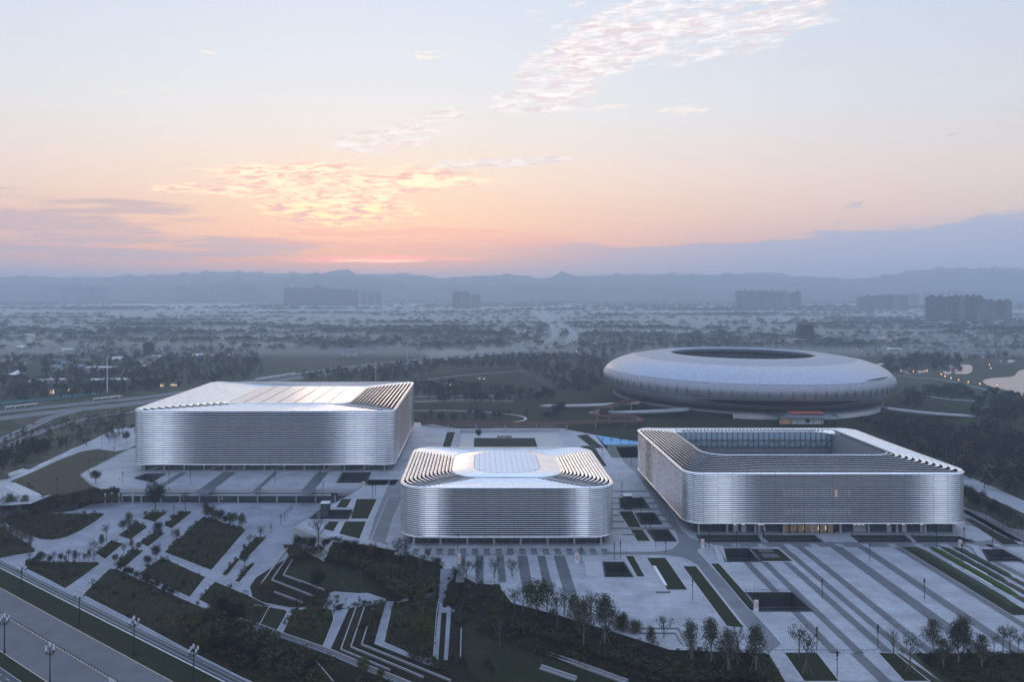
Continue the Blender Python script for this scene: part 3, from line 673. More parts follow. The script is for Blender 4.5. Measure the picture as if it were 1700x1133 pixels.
sheet('lawn', GP([(1600,862),(1612,862),(1690,905),(1665,905)]), 3*e, m_lawn)
roadline('park_path', [(905,655),(935,675),(960,700),(985,715),(1002,745)], 7, m_pave, line=False)
roadline('park_path', [(905,655),(925,648),(960,645),(985,648),(1010,655)], 8, m_pave, line=False)
roadline('park_path', [(681,682),(760,682),(840,687),(875,693),(870,700),(820,703)], 2.2, m_kerb, line=False)
roadline('park_path', [(681,668),(780,664),(880,668),(905,655)], 3.5, m_pave, line=False); roadline('park_path', [(681,660),(780,657),(880,658)], 3, m_pave, line=False)
sheet('lawn', GP([(684,670),(880,672),(900,690),(880,702),(684,702)]), e, m_lawn)
sheet('lawn', GP([(700,622),(850,610),(905,640),(880,655),(700,655)]), e, m_lawn)
roadline('park_path', [(700,632),(780,622),(870,616)], 3, m_pave, line=False)
# far pale fields
for q in [[(700,585),(850,560),(860,575),(720,598)], [(380,560),(470,558),(480,575),(360,578)], [(180,545),(330,548),(350,556),(190,552)], [(560,545),(700,540),(720,552),(560,556)], [(860,560),(900,540),(880,535),(850,550)], [(0,560),(110,556),(90,570),(0,572)], [(1290,530),(1400,528),(1390,540),(1290,538)], [(200,568),(330,560),(350,566),(220,574)], [(1060,545),(1150,540),(1150,552),(1080,556)]]:
    sheet('pale_field', GP(q), e, patchy('pale_field', [(.12,.115,.08),(.18,.165,.12),(.14,.14,.10)], .01, .1) if 'pale_field' not in bpy.data.materials else bpy.data.materials['pale_field'])
# ring path right of the stadium
cx, cy = G(1559, 697); rx = 58
for name_, a0, b0, m_, z_, full in [('lawn', 27, 38, m_meadow, e, True)]:
    sheet(name_, [(cx + a0 * math.cos(t * math.pi / 18), cy + b0 * math.sin(t * math.pi / 18)) for t in range(36)], z_, m_)
mb = MB(); strip(mb, [(cx + 28.5 * math.cos(t * math.pi / 24), cy + 40 * math.sin(t * math.pi / 24)) for t in range(48)] + [(cx + 28.5, cy)], 3.2, 2*e); mb.build('ring_path', m_pave, kind='structure')
roadline('park_path', [(1505,690),(1480,712),(1440,716),(1425,706),(1400,700)], 3, m_pave, line=False)
roadline('park_path', [(1480,668),(1530,662),(1580,668),(1605,680),(1612,695)], 5, m_pave, line=False)
sheet('lawn', GP([(1625,702),(1760,700),(1800,760),(1680,748),(1620,730)]), e, m_lawn)
# lake
for q in [[(1425,808),(1480,792),(1560,788),(1640,782),(1655,745),(1720,730),(2400,700),(2400,960),(1900,950),(1700,902),(1560,868),(1440,838)], [(1110,745),(1190,708),(1235,690),(1365,702),(1350,770),(1240,762),(1180,770)], [(720,700),(780,688),(818,690),(790,722),(740,712)], [(890,745),(1060,733),(1062,752),(915,768)], [(1220,664),(1300,655),(1300,675),(1230,680)], [(1520,675),(1640,668),(1640,690),(1540,690)]]:
    sheet('lake', smooth_line(GP(Z4(q)) + [GP(Z4(q))[0]], 2)[:-1], e, m_water)
roadline('lake_path', Z4([(830,775),(1000,790),(1150,800),(1300,835),(1500,880),(1700,925),(2000,990)]), 6, mat('teal_path', (.08,.19,.20), .7, var=.1), line=False)
roadline('lake_path', Z4([(820,885),(960,905),(1100,920),(1250,940),(1400,945)]), 5, m_pave, line=False)
# ---------------------------------------------------------------- louvred halls
def louvre_mat():
    m = bpy.data.materials.new('brushed_metal_louvre'); m.use_nodes = True; t = m.node_tree; b = t.nodes['Principled BSDF']
    b.inputs['Metallic'].default_value = 1; b.inputs['Roughness'].default_value = .24
    uv = t.nodes.new('ShaderNodeUVMap'); sp = t.nodes.new('ShaderNodeSeparateXYZ'); t.links.new(uv.outputs[0], sp.inputs[0])
    fr = t.nodes.new('ShaderNodeMath'); fr.operation = 'FRACT'; dv = t.nodes.new('ShaderNodeMath'); dv.operation = 'DIVIDE'; dv.inputs[1].default_value = 7.0
    t.links.new(sp.outputs[0], dv.inputs[0]); t.links.new(dv.outputs[0], fr.inputs[0])
    lt = t.nodes.new('ShaderNodeMath'); lt.operation = 'LESS_THAN'; lt.inputs[1].default_value = .02; t.links.new(fr.outputs[0], lt.inputs[0])
    fl = t.nodes.new('ShaderNodeMath'); fl.operation = 'FLOOR'; t.links.new(dv.outputs[0], fl.inputs[0])
    cb = t.nodes.new('ShaderNodeCombineXYZ'); t.links.new(fl.outputs[0], cb.inputs[0]); t.links.new(sp.outputs[1], cb.inputs[1])
    wn = t.nodes.new('ShaderNodeTexWhiteNoise'); t.links.new(cb.outputs[0], wn.inputs[0])
    mr = t.nodes.new('ShaderNodeMapRange'); mr.inputs[3].default_value = .88; mr.inputs[4].default_value = .98; t.links.new(wn.outputs[0], mr.inputs[0])
    sc = t.nodes.new('ShaderNodeVectorMath'); sc.operation = 'SCALE'; sc.inputs[0].default_value = (.97, .985, 1.0); t.links.new(mr.outputs[0], sc.inputs['Scale'])
    mx_ = t.nodes.new('ShaderNodeMix'); mx_.data_type = 'RGBA'; t.links.new(lt.outputs[0], mx_.inputs[0]); t.links.new(sc.outputs[0], mx_.inputs[6]); mx_.inputs[7].default_value = (.32,.33,.36,1)
    t.links.new(mx_.outputs[2], b.inputs['Base Color'])
    return m
m_louv = louvre_mat()
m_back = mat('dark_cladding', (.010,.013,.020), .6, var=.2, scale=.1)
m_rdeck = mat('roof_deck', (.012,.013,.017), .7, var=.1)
m_panel = mat('roof_panel', (.86,.87,.88), .24, .9, var=.03, scale=.3)
m_panel2 = mat('dome_panel', (.78,.80,.84), .5, .8, var=.03, scale=.3)
m_frame = mat('panel_frame', (.10,.11,.13), .4, .5, var=.05)

def outline(x0, x1, y0, y1, r, nf=(56, 30, 30, 36), nc=9):
    """rounded rectangle, anticlockwise from the front left; each point: x, y, nx, ny, face, t, s"""
    faces = [((x0 + r, y0), (x1 - r, y0), (0, -1)), ((x1, y0 + r), (x1, y1 - r), (1, 0)), ((x1 - r, y1), (x0 + r, y1), (0, 1)), ((x0, y1 - r), (x0, y0 + r), (-1, 0))]
    cen = [(x1 - r, y0 + r), (x1 - r, y1 - r), (x0 + r, y1 - r), (x0 + r, y0 + r)]
    L = [x1 - x0, y1 - y0, x1 - x0, y1 - y0]
    out = []; s = 0
    for f in range(4):
        a, b, n = faces[f]; d = math.dist(a, b)
        for i in range(nf[f]):
            k = i / nf[f]; out.append((a[0] + (b[0]-a[0])*k, a[1] + (b[1]-a[1])*k, n[0], n[1], f, (r + d*k) / L[f], s + d*k))
        s += d; a0 = math.atan2(n[1], n[0])
        for i in range(nc):
            an = a0 + math.pi / 2 * i / nc; q = i / nc
            ff, tt = (f, 1.0) if q < .5 else ((f + 1) % 4, 0.0)
            out.append((cen[f][0] + r*math.cos(an), cen[f][1] + r*math.sin(an), math.cos(an), math.sin(an), ff, tt, s + r*math.pi/2*q))
        s += r * math.pi / 2
    return out
def ss(a, b, x):
    x = max(0, min(1, (x - a) / (b - a))); return x * x * (3 - 2 * x)
def lerp(a, b, t): return a + (b - a) * t
# blade states: tilt (deg), half spread (deg), chord / pitch
CORNER = (8, 10, .84); BRIGHT = (18, 7, .98); CENTRE = (2, 56, .32)
def blade(f, t, bands):
    lo0, lo1, lo2, hi2, hi1, hi0 = bands[f]     # corner -> bright (lo0..lo1), bright -> centre (lo1..lo2), mirrored
    if t < lo1: a, b, k = CORNER, BRIGHT, ss(lo0, lo1, t)
    elif t < lo2: a, b, k = BRIGHT, CENTRE, ss(lo1, lo2, t)
    elif t <= hi2: a, b, k = CENTRE, CENTRE, 0
    elif t < hi1: a, b, k = CENTRE, BRIGHT, ss(hi2, hi1, t)
    else: a, b, k = BRIGHT, CORNER, ss(hi1, hi0, t)
    return tuple(lerp(u, v, k) for u, v in zip(a, b))
def loop_mesh(name, rows, S, row_id, m, smooth=True, close_prof=True):
    """rows[i] = profile points at outline point i"""
    n = len(rows); k = len(rows[0]); v = [p for r in rows for p in r]; f = []; uv = []
    kk = k if close_prof else k - 1
    for i in range(n):
        j = (i + 1) % n; s0 = S[i]; s1 = S[j] if j else S[-1] + 1.0
        for q in range(kk):
            w = (q + 1) % k
            f.append((i*k + q, j*k + q, j*k + w, i*k + w)); uv += [s0, row_id, s1, row_id, s1, row_id, s0, row_id]
    me = bpy.data.meshes.new(name); me.from_pydata(v, [], f); me.materials.append(m)
    l = me.uv_layers.new(name='UVMap'); l.data.foreach_set('uv', uv)
    if smooth: me.polygons.foreach_set('use_smooth', [True] * len(me.polygons))
    me.update(); return me
def hall(label, x0, x1, y0, y1, r, zb, zt, rows, bands, opening, n_roof, tilt_side, tilt_front, open_r, zo, cat='sports hall', court=False, dome=None, grid=(8, 6)):
    cx, cy = (x0 + x1) / 2, y0
    root = empty('sports_hall', (cx, cy, 0), label, cat)
    O = [(p[0] - cx, p[1] - cy, *p[2:]) for p in outline(x0, x1, y0, y1, r)]
    S = [p[6] for p in O]; n = len(O)
    p_ = (zt - zb) / rows
    for k in range(rows):
        z = zb + (k + .5) * p_; R = []
        for x, y, nx, ny, f, t, s in O:
            tau, sg, ch = blade(f, t, bands); tau = math.radians(tau); sg = math.radians(sg); ch *= p_
            rad = ch / 2 / math.sin(sg); P = []
            for q in (-1, -.5, 0, .5, 1):
                a = tau + sg * q
                dd = rad * (math.cos(a) - math.cos(tau) * math.cos(sg)); zz = rad * (math.sin(a) - math.sin(tau) * math.cos(sg))
                P.append((x + nx * dd, y + ny * dd, z + zz))
            bx = -0.12
            P.append((x + nx * (bx - math.cos(tau)*.1), y + ny * (bx - math.cos(tau)*.1), z - math.sin(tau)*.15))
            R.append(P)
        me = loop_mesh('louvre', R, S, k, m_louv)
        link('louvre', me, root)
    # rim and soffit
    R = [[(x + nx*d, y + ny*d, z) for d, z in ((-.1, zt - .1), (.35, zt + .0), (.35, zt + .45), (-.3, zt + .75), (-1.2, zt + .6))] for x, y, nx, ny, *_ in O]
    link('rim', loop_mesh('rim', R, S, 90, m_louv, close_prof=False), root)
    R = [[(x + nx*d, y + ny*d, z) for d, z in ((-4.5, zb - .15), (.2, zb - .35), (.3, zb - .05), (-.3, zb + .1))] for x, y, nx, ny, *_ in O]
    link('lower_rim', loop_mesh('lower_rim', R, S, 91, m_louv, close_prof=False), root)
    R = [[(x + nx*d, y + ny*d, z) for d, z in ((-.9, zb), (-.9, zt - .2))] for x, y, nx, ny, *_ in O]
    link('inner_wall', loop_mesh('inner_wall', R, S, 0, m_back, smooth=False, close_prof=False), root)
    # roof: rings of slats between the rim and the opening
    ox0, ox1, oy0, oy1 = opening
    I = outline(ox0, ox1, oy0, oy1, open_r); I = [(p[0] - cx, p[1] - cy) for p in I]
    def zr(k, f, t):
        base = lerp(zt + .5, zo, k); mid = 1 - abs(2*t - 1)
        return base - math.sin(math.pi * k) * (.9 * ss(.1, .6, mid) if f in (0, 2) else -.5)
    for k in range(n_roof):
        kc = (k + .5) / n_roof; R = []
        for i, (x, y, nx, ny, f, t, s) in enumerate(O):
            ix, iy = I[i]; vx, vy = (ix - x) / n_roof, (iy - y) / n_roof; L = math.hypot(vx, vy)
            ang = abs(math.atan2(abs(nx), abs(ny))) / (math.pi / 2)     # 0 front/back, 1 sides
            edge = 1 - 2 * abs(t - .5) if f in (1, 3) else 1 - abs(2*t - 1)
            wgt_ = ss(.0, 1.0, ang)
            if f in (0, 2): wgt_ = max(wgt_, 1 - ss(0, tilt_front[2], edge))
            tl = math.radians(lerp(tilt_front[0], tilt_side, wgt_)); w = lerp(tilt_front[1], .86, wgt_)
            px, py = x + (ix - x) * kc, y + (iy - y) * kc; z = zr(kc, f, t)
            slope = (zr(kc + .02, f, t) - zr(kc - .02, f, t)) / .04 / n_roof
            hw = .5 * w; P = []
            for q, bul in ((-1, 0), (-.5, .10), (0, .14), (.5, .10), (1, 0), (0, -.10)):
                h = q * hw; c, sn = math.cos(tl), math.sin(tl)
                off_h = h * c + bul * sn; off_z = -h * L * sn + bul * c * min(1, L) + slope * h * c
                P.append((px + vx * off_h, py + vy * off_h, z + off_z))
            R.append(P)
        link('roof_louvre', loop_mesh('roof_louvre', R, S, 100 + k, m_louv), root)
    R = []
    for i, (x, y, nx, ny, f, t, s) in enumerate(O):
        ix, iy = I[i]; R.append([(x + (ix - x)*k, y + (iy - y)*k, zr(k, f, t) - 1.6 - (0 if k else 0)) for k in (0.0, .25, .5, .75, 1.0)])
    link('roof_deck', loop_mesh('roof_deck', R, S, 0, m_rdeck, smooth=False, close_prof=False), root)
    R = [[(ix + (ix - (ox0+ox1)/2 + cx) * 0 + (x - ix) * .012, iy + (y - iy) * .012, zo + .3), (ix, iy, zo + .55), (ix - (x - ix) * .02, iy - (y - iy) * .02, zo + .2), (ix - (x - ix) * .02, iy - (y - iy) * .02, zo - 2)] for (x, y, *_), (ix, iy) in zip(O, I)]
    link('opening_trim', loop_mesh('opening_trim', R, S, 92, m_louv, close_prof=False), root)
    # glazed ground floor
    gx0, gx1, gy0, gy1 = x0 + 5 - cx, x1 - 5 - cx, y0 + 4.5 - cy, y1 - 5 - cy
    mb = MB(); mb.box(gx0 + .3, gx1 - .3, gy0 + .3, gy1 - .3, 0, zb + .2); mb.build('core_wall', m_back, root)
    pane = MB(); pane.box(-1.95, 1.95, -.05, .05, .3, zb - .5); pme = pane.mesh('glass_pane', m_glass)
    mu = MB(); mu.box(-.09, .09, -.16, .16, 0, zb); mume = mu.mesh('mullion', m_grey)
    w = gx1 - gx0; k = int(w / 4.2)
    for i in range(k):
        o = link('glass_pane', pme, root); o.location = (gx0 + w * (i + .5) / k, gy0, 0); o.scale.x = (w / k - .3) / 3.9
        o = link('mullion', mume, root); o.location = (gx0 + w * i / k, gy0, 0)
    side = gx0 if cx > 60 else gx1; dep = gy1 - gy0; k = int(dep / 4.2)
    for i in range(k):
        o = link('glass_pane', pme, root); o.location = (side, gy0 + dep * (i + .5) / k, 0); o.rotation_euler.z = math.pi/2; o.scale.x = (dep / k - .3) / 3.9
        o = link('mullion', mume, root); o.location = (side, gy0 + dep * i / k, 0)
    cm = MB(); cm.cyl(0, 0, 0, zb, .55, n=10); cme = cm.mesh('column', m_conc)
    for i in range(int(w / 13) + 1):
        o = link('column', cme, root); o.location = (gx0 + 2 + (w - 4) * i / int(w / 13), gy0 - 1.6, 0)
    lo_x0, lo_x1, lo_y0, lo_y1 = ox0 - cx, ox1 - cx, oy0 - cy, oy1 - cy
    if not court:
        # skylight field of separate panels
        inset = dome[0]; z1 = dome[1]
        D = outline(ox0 + inset[0], ox1 - inset[0], oy0 + inset[1], oy1 - inset[1], open_r * .8); R = []
        for (ix, iy), q in zip(I, D):
            dx, dy = q[0] - cx, q[1] - cy
            R.append([(ix + (dx - ix) * k, iy + (dy - iy) * k, lerp(zo + .2, z1, math.sin(k * math.pi / 2))) for k in (0, .2, .4, .6, .8, 1.0)])
        link('skylight_curb', loop_mesh('skylight_curb', R, S, 93, m_louv, close_prof=False), root)
        mb = MB(); mb.face([(q[0] - cx, q[1] - cy, z1 - .1) for q in D]); mb.build('skylight_base', m_frame, root)
        a0, a1, b0, b1 = lo_x0 + inset[0], lo_x1 - inset[0], lo_y0 + inset[1], lo_y1 - inset[1]
        gp = .5 if grid[0] < 10 else .07
        nx_, ny_ = grid; rr = open_r * .8; Dp = [(q[0] - cx, q[1] - cy) for q in D]
        rn_ = random.Random(5)
        for i in range(nx_):
            for j in range(ny_):
                u0, u1 = a0 + (a1 - a0) * i / nx_ + gp, a0 + (a1 - a0) * (i + 1) / nx_ - gp
                w0, w1 = b0 + (b1 - b0) * j / ny_ + gp * 1.3, b0 + (b1 - b0) * (j + 1) / ny_ - gp * 1.3
                # clip the corner panels to the rounded edge
                pts = []
                for px, py in [(lerp(u0, u1, t), w0) for t in (0, .25, .5, .75)] + [(u1, lerp(w0, w1, t)) for t in (0, .25, .5, .75)] + [(lerp(u1, u0, t), w1) for t in (0, .25, .5, .75)] + [(u0, lerp(w1, w0, t)) for t in (0, .25, .5, .75)]:
                    qx = min(max(px, a0 + rr), a1 - rr); qy = min(max(py, b0 + rr), b1 - rr); dd = math.hypot(px - qx, py - qy)
                    if dd > rr - .3: px, py = qx + (px - qx) * (rr - .3) / dd, qy + (py - qy) * (rr - .3) / dd
                    pts.append((px, py))
                if abs(area(pts)) < 3: continue
                zz = z1 + .06 + rn_.uniform(0, .03); mb = MB(); mb.face([(p[0], p[1], zz) for p in pts]); bt = [(p[0], p[1], z1 - .1) for p in pts]
                for p, q in zip(pts, pts[1:] + pts[:1]): mb.face([(p[0], p[1], z1 - .1), (q[0], q[1], z1 - .1), (q[0], q[1], zz), (p[0], p[1], zz)])
                mb.build('roof_panel', m_panel if grid[0] < 10 else m_panel2, root)
    return root, (cx, cy)

B1 = {0: (.04,.11,.28,.70,.865,.95), 1: (.02,.10,.22,.6,.9,.97), 2: (.05,.14,.3,.7,.86,.95), 3: (.05,.14,.3,.7,.86,.95)}
B2 = {0: (.05,.15,.26,.74,.85,.95), 1: (.05,.14,.3,.7,.86,.95), 2: (.05,.14,.3,.7,.86,.95), 3: (.05,.14,.3,.7,.86,.95)}
B3 = {0: (.02,.13,.27,.76,.89,.97), 1: (.05,.14,.3,.7,.86,.95), 2: (.05,.14,.3,.7,.86,.95), 3: (.05,.17,.3,.33,.50,.66)}
hallL, cL = hall('largest silver louvred sports hall, on the left deck, with a flat gridded skylight', -228.3, -55.4, 495, 647, 7, 4.4, 39.2, 25, B1, (-180, -92, 528, 621), 13, 26, (-8, 1.12, .10), 11, 39.0,
                 dome=((2.2, 2.2), 39.6), grid=(7, 7))
hallM, cM = hall('smallest silver louvred sports hall, in the centre, with a raised domed skylight', -37.5, 64.3, 350.5, 439, 12, 4.4, 27.0, 24, B2, (-13.5, 42.5, 372, 430), 13, 26, (-6, 1.12, .16), 15, 26.6,
                 dome=((11, 4.5), 28.0), grid=(12, 9))
hallR, cR = hall('silver louvred sports hall on the right with an open roof court and lit entrance', 101.0, 240.2, 367, 486, 8.5, 5.6, 29.4, 25, B3, (121, 223, 402, 474), 11, 22, (22, .60, .02), 12, 31.0, court=True)

def court_inside():
    cx, cy = cR; r = hallR; x0, x1, y0, y1 = 123 - cx, 221 - cx, 404 - cy, 472 - cy
    m_wall = mat('court_wall', (.20,.21,.23), .7, var=.1, scale=.1); m_seat = mat('court_floor', (.10,.11,.13), .7, var=.2, scale=.2)
    m_gl = mat('court_glass', (.30,.40,.48), .15, var=.25, scale=.2)
    mb = MB(); mb.face([(x0, y0, 9), (x1, y0, 9), (x1, y1, 9), (x0, y1, 9)]); mb.build('court_floor', m_seat, r)
    mb = MB(); mb.box(x0 - .4, x0, y0, y1, 9, 29); mb.box(x1, x1 + .4, y0, y1, 9, 30.4); mb.box(x0, x1, y0 - .4, y0, 9, 29); mb.box(x0, x1, y1, y1 + .4, 9, 20); mb.build('court_wall', m_wall, r)
    pm_ = MB(); pm_.box(-1.45, 1.45, -.06, .06, 0, 4.6); pme = pm_.mesh('court_pane', m_gl)
    k = 30
    for i in range(k):
        for j, z in enumerate((20.3, 25.3)):
            o = link('court_pane', pme, r); o.location = (x0 + (x1 - x0) * (i + .5) / k, y1, z)
    fm = MB(); fm.box(-.12, .12, -.5, .2, 0, 10.4); fme = fm.mesh('court_mullion', m_grey)
    for i in range(k + 1):
        o = link('court_mullion', fme, r); o.location = (x0 + (x1 - x0) * i / k, y1, 20)
    tb = MB()
    for z in (21.2, 24.9): tb.box(x0, x1, y1 - 1.8, y1 - 1.3, z, z + .45)
    n = 16
    for i in range(n):
        a = x0 + (x1 - x0) * i / n; b = x0 + (x1 - x0) * (i + 1) / n
        tb.tube([(a, y1 - 1.5, 21.3 if i % 2 else 25), (b, y1 - 1.5, 25 if i % 2 else 21.3)], .22)
    tb.build('truss', m_grey, r)
    for i in range(7):     # stepped seating at the far side
        mb = MB(); mb.box(x0 + 2, x1 - 2, y1 - 3 - i * 1.8, y1 - 1.2 - i * 1.8, 9, 18 - i * 1.2); mb.build('seating_step', m_seat, r)
    pn = MB()
    for i in range(9):
        a = x0 + 6 + i * 10; pn.box(a, a + .5, y0, y1, 27.5, 28.2) if i in (0, 8) else None
    # toothed bracket ring round the opening
    kb = MB()
    for i in range(44):
        a = x0 + (x1 - x0) * (i + .5) / 44; kb.box(a - .35, a + .35, y0 - 2.2, y0 + .4, 29.7, 30.6); kb.box(a - .35, a + .35, y1 - .3, y1 + 2.2, 30.9, 31.6)
    for i in range(32):
        a = y0 + (y1 - y0) * (i + .5) / 32; kb.box(x1 - .3, x1 + 2.2, a - .35, a + .35, 30.9, 31.6); kb.box(x0 - 2.2, x0 + .4, a - .35, a + .35, 29.7, 30.4)
    kb.build('brackets', m_grey, r, kind='stuff')
    # lit entrance and lit rooms of the ground floor
    m_lamp = mat('warm_lamp_glass', (.9,.6,.3), .5, emit=((1, .62, .28), .55)); m_lampw = mat('white_lamp_glass', (.9,.9,.85), .5, emit=((1, .86, .7), .5))
    yf = 4.3
    m_ent = mat('timber_reveal_glow', (.30,.22,.15), .6, var=.2, scale=.6, emit=((1,.6,.3), .025))  # timber given a faint warm glow, as if lit by the entrance lights
    eb = MB(); eb.box(-21, 4, yf - .35, yf - .1, .1, 5.2); eb.build('entrance_reveal', m_ent, r)
    for i in range(6):
        mb = MB(); x = -18 + i * 3.6; mb.box(x, x + .7, yf - .5, yf - .38, 1.0, 3.2); mb.build('entrance_light', m_lamp if i < 4 else m_lampw, r)
    for i in range(8):
        mb = MB(); x = -21.5 + i * 3.7; mb.box(x - .25, x + .25, yf - 1.2, yf - .4, 0, 5.5); mb.build('entrance_post', m_dark, r)
    for i, x in enumerate([-45, -41, -33, -31.5, 14, 16, 18, 30.5, 38, 47]):
        mb = MB(); mb.box(x, x + 1.3, yf - .35, yf - .1, 3.6, 4.4); mb.build('room_light', m_lampw, r)
        mb = MB(); mb.box(x - .2, x + 2.1, yf - .4, yf - .08, .1, 3.5); mb.build('door', mat('pale_door', (.35,.36,.4), .4, var=.2), r)
    # faint rooms behind the louvres
    m_room = mat('dim_room_glass', (.09,.09,.10), .4, var=.3, scale=.6); m_roomw = mat('lit_room_glass', (.6,.4,.2), .5, emit=((1,.6,.3), .12))
    for z in (11.5, 20.5):
        for i in range(16):
            mb = MB(); x = -22 + i * 2.1; mb.box(x, x + 1.5, .82, .88, z - 2.2, z + 1.2); mb.build('room_window', m_roomw if (i == 12 and z > 15) else m_room, r)
court_inside()

# stairs and doors of the left hall's ground floor
def left_base():
    r = hallL; yf = 3.0
    for a in (-76, -38, 4, 40, 62): mb = MB(); mb.tube([(a, yf, .2), (a + 14, yf + .6, 4.3)], .25); mb.build('stair_stringer', m_conc, r)
    for i, a in enumerate((-22, 42)):
        for k in range(4): mb = MB(); mb.box(a + k * 2.2, a + k * 2.2 + 1.7, yf + 1.0, yf + 1.3, .1, 3.6); mb.build('door', m_grey, r)
    m_l = mat('white_lamp_glass', (1,1,1))
    for a in (8.5, 26.5, 66.5): mb = MB(); mb.box(a - .45, a + .45, yf - 1, yf - .2, 4.0, 4.25); mb.build('ceiling_light', m_l, r)
left_base()

# ---------------------------------------------------------------- left deck front: fascia, ledge and colonnade
def deck():
    a, b = G(200, 811), G(600, 811); xl, xr, y = a[0], b[0], a[1]
    root = empty('colonnade', (xl, y, 0), 'long colonnaded front of the raised deck below the largest hall', 'colonnade'); w = xr - xl
    mb = MB(); mb.box(0, w, -1.2, .0, -2.6, -.05); mb.build('fascia', m_conc, root)
    mb = MB(); mb.box(2, w - 18, -3.0, -1.2, -4.0, -3.2); mb.build('ledge', m_conc, root)
    mb = MB(); mb.box(0, w - 14, -1.0, .02, -8, -2.6); mb.build('back_wall', m_back, root)
    pn = MB(); pn.box(.4, 11.2, -1.12, -1.02, -7.6, -4.2); pme = pn.mesh('glass_pane', m_glass); cb = MB(); cb.box(-.3, .3, -2.6, -1.0, -8, -4); cme = cb.mesh('column', m_conc)
    n = int(w / 12)
    for i in range(n):
        o = link('glass_pane', pme, root); o.location = (i * 11.6 + 2, 0, 0)
    for i in range(n + 1):
        o = link('column', cme, root); o.location = (i * 11.6 + 2, 0, 0)
    for i in (3, 5): mb = MB(); mb.box(i * 11.6 + 3.2, i * 11.6 + 4, -1.3, -1.1, -7, -4.8); mb.build('doorway', mat('pale_door', (.35,.36,.4)), root)
    # left end: curved slab on round columns
    s = empty('canopy', (*G(165, 808), 0), 'projecting left corner of the deck on tall round white columns', 'canopy'); ox, oy = G(165, 808)
    P = GP([(133,790),(150,806),(166,812),(196,811),(210,811),(210,804),(225,796),(150,778)])
    mb = MB(); q = [(p[0] - ox, p[1] - oy) for p in P]; q = q if area(q) > 0 else q[::-1]
    mb.face([(p[0], p[1], .1) for p in q]); mb.face([(p[0], p[1], -2) for p in q[::-1]])
    for p, t in zip(q, q[1:] + q[:1]): mb.face([(p[0], p[1], -2), (t[0], t[1], -2), (t[0], t[1], .1), (p[0], p[1], .1)])
    mb.build('slab', m_conc, s)
    for i, (px, py) in enumerate([(172,838),(183,836),(195,838),(206,834),(218,838),(160,834)]):
        g = G(px, py, LOW); mb = MB(); mb.cyl(g[0] - ox, g[1] - oy + 2, LOW, -2, .55, n=12); mb.build('column', m_conc, s)
    railing([(*p, 0) for p in GP([(133,789),(150,805),(166,811),(200,811)])], 'metal railing round the left corner of the deck')
    railing([(*p, 0) for p in GP([(201,811),(600,811)])], 'long metal railing on the deck front below the largest hall', step=2.4)
    railing([(*p, 0) for p in GP([(601,811),(487,876),(553,899)])], 'metal railing down the slanting edge left of the lift court')
    railing([(*p, 0) for p in GP([(133,788),(225,743)])], 'metal railing along the meadow side of the deck')
    railing([(*p, 0) for p in GP([(753,941),(760,953),(792,969),(826,972)])], 'metal railing at the head of the garden stairs')
    railing([(*p, 0) for p in GP([(640,912),(726,936)])], 'metal railing behind the shrubs left of the garden stairs')
    railing([(*p, 0) for p in GP(Z13([(745,790),(900,865),(1133,960)]))], 'long dark railing beside the right road', m=m_dark)
    railing([(*p, 0) for p in GP(Z7([(1395,935),(1700,937),(2000,937),(2400,937),(2700,939)]))], 'low rail along the front edge of the right plaza', h=.9, step=2.5)
deck()
def lift(px, py, w, h, label):
    g = G(px, py); r = empty('lift_kiosk', (*g, 0), label, 'lift tower'); mb = MB()
    for x in (-w/2, w/2 - .2):
        for y in (0, w - .2): mb.box(x, x + .2, y, y + .2, -6, h)
    for z in (h - .3, h / 2, 0): mb.box(-w/2 - .05, w/2 + .05, -.05, w + .05, z, z + .25)
    mb.build('frame', m_dark, r)
    mb = MB(); mb.box(-w/2 + .22, w/2 - .22, .1, w - .22, -6, h - .32); mb.build('glass', m_glass, r)
    mb = MB(); mb.box(-w/2 - .3, w/2 + .3, -.3, w + .3, h, h + .25); mb.build('roof', mat('kiosk_roof', (.45,.50,.54), .3, var=.05), r)
lift(539, 861, 4.2, 7.5, 'dark glass lift kiosk in the sunken court below the left deck')
lift(1043, 846, 4.2, 7.0, 'dark glass lift kiosk between the middle and right halls')

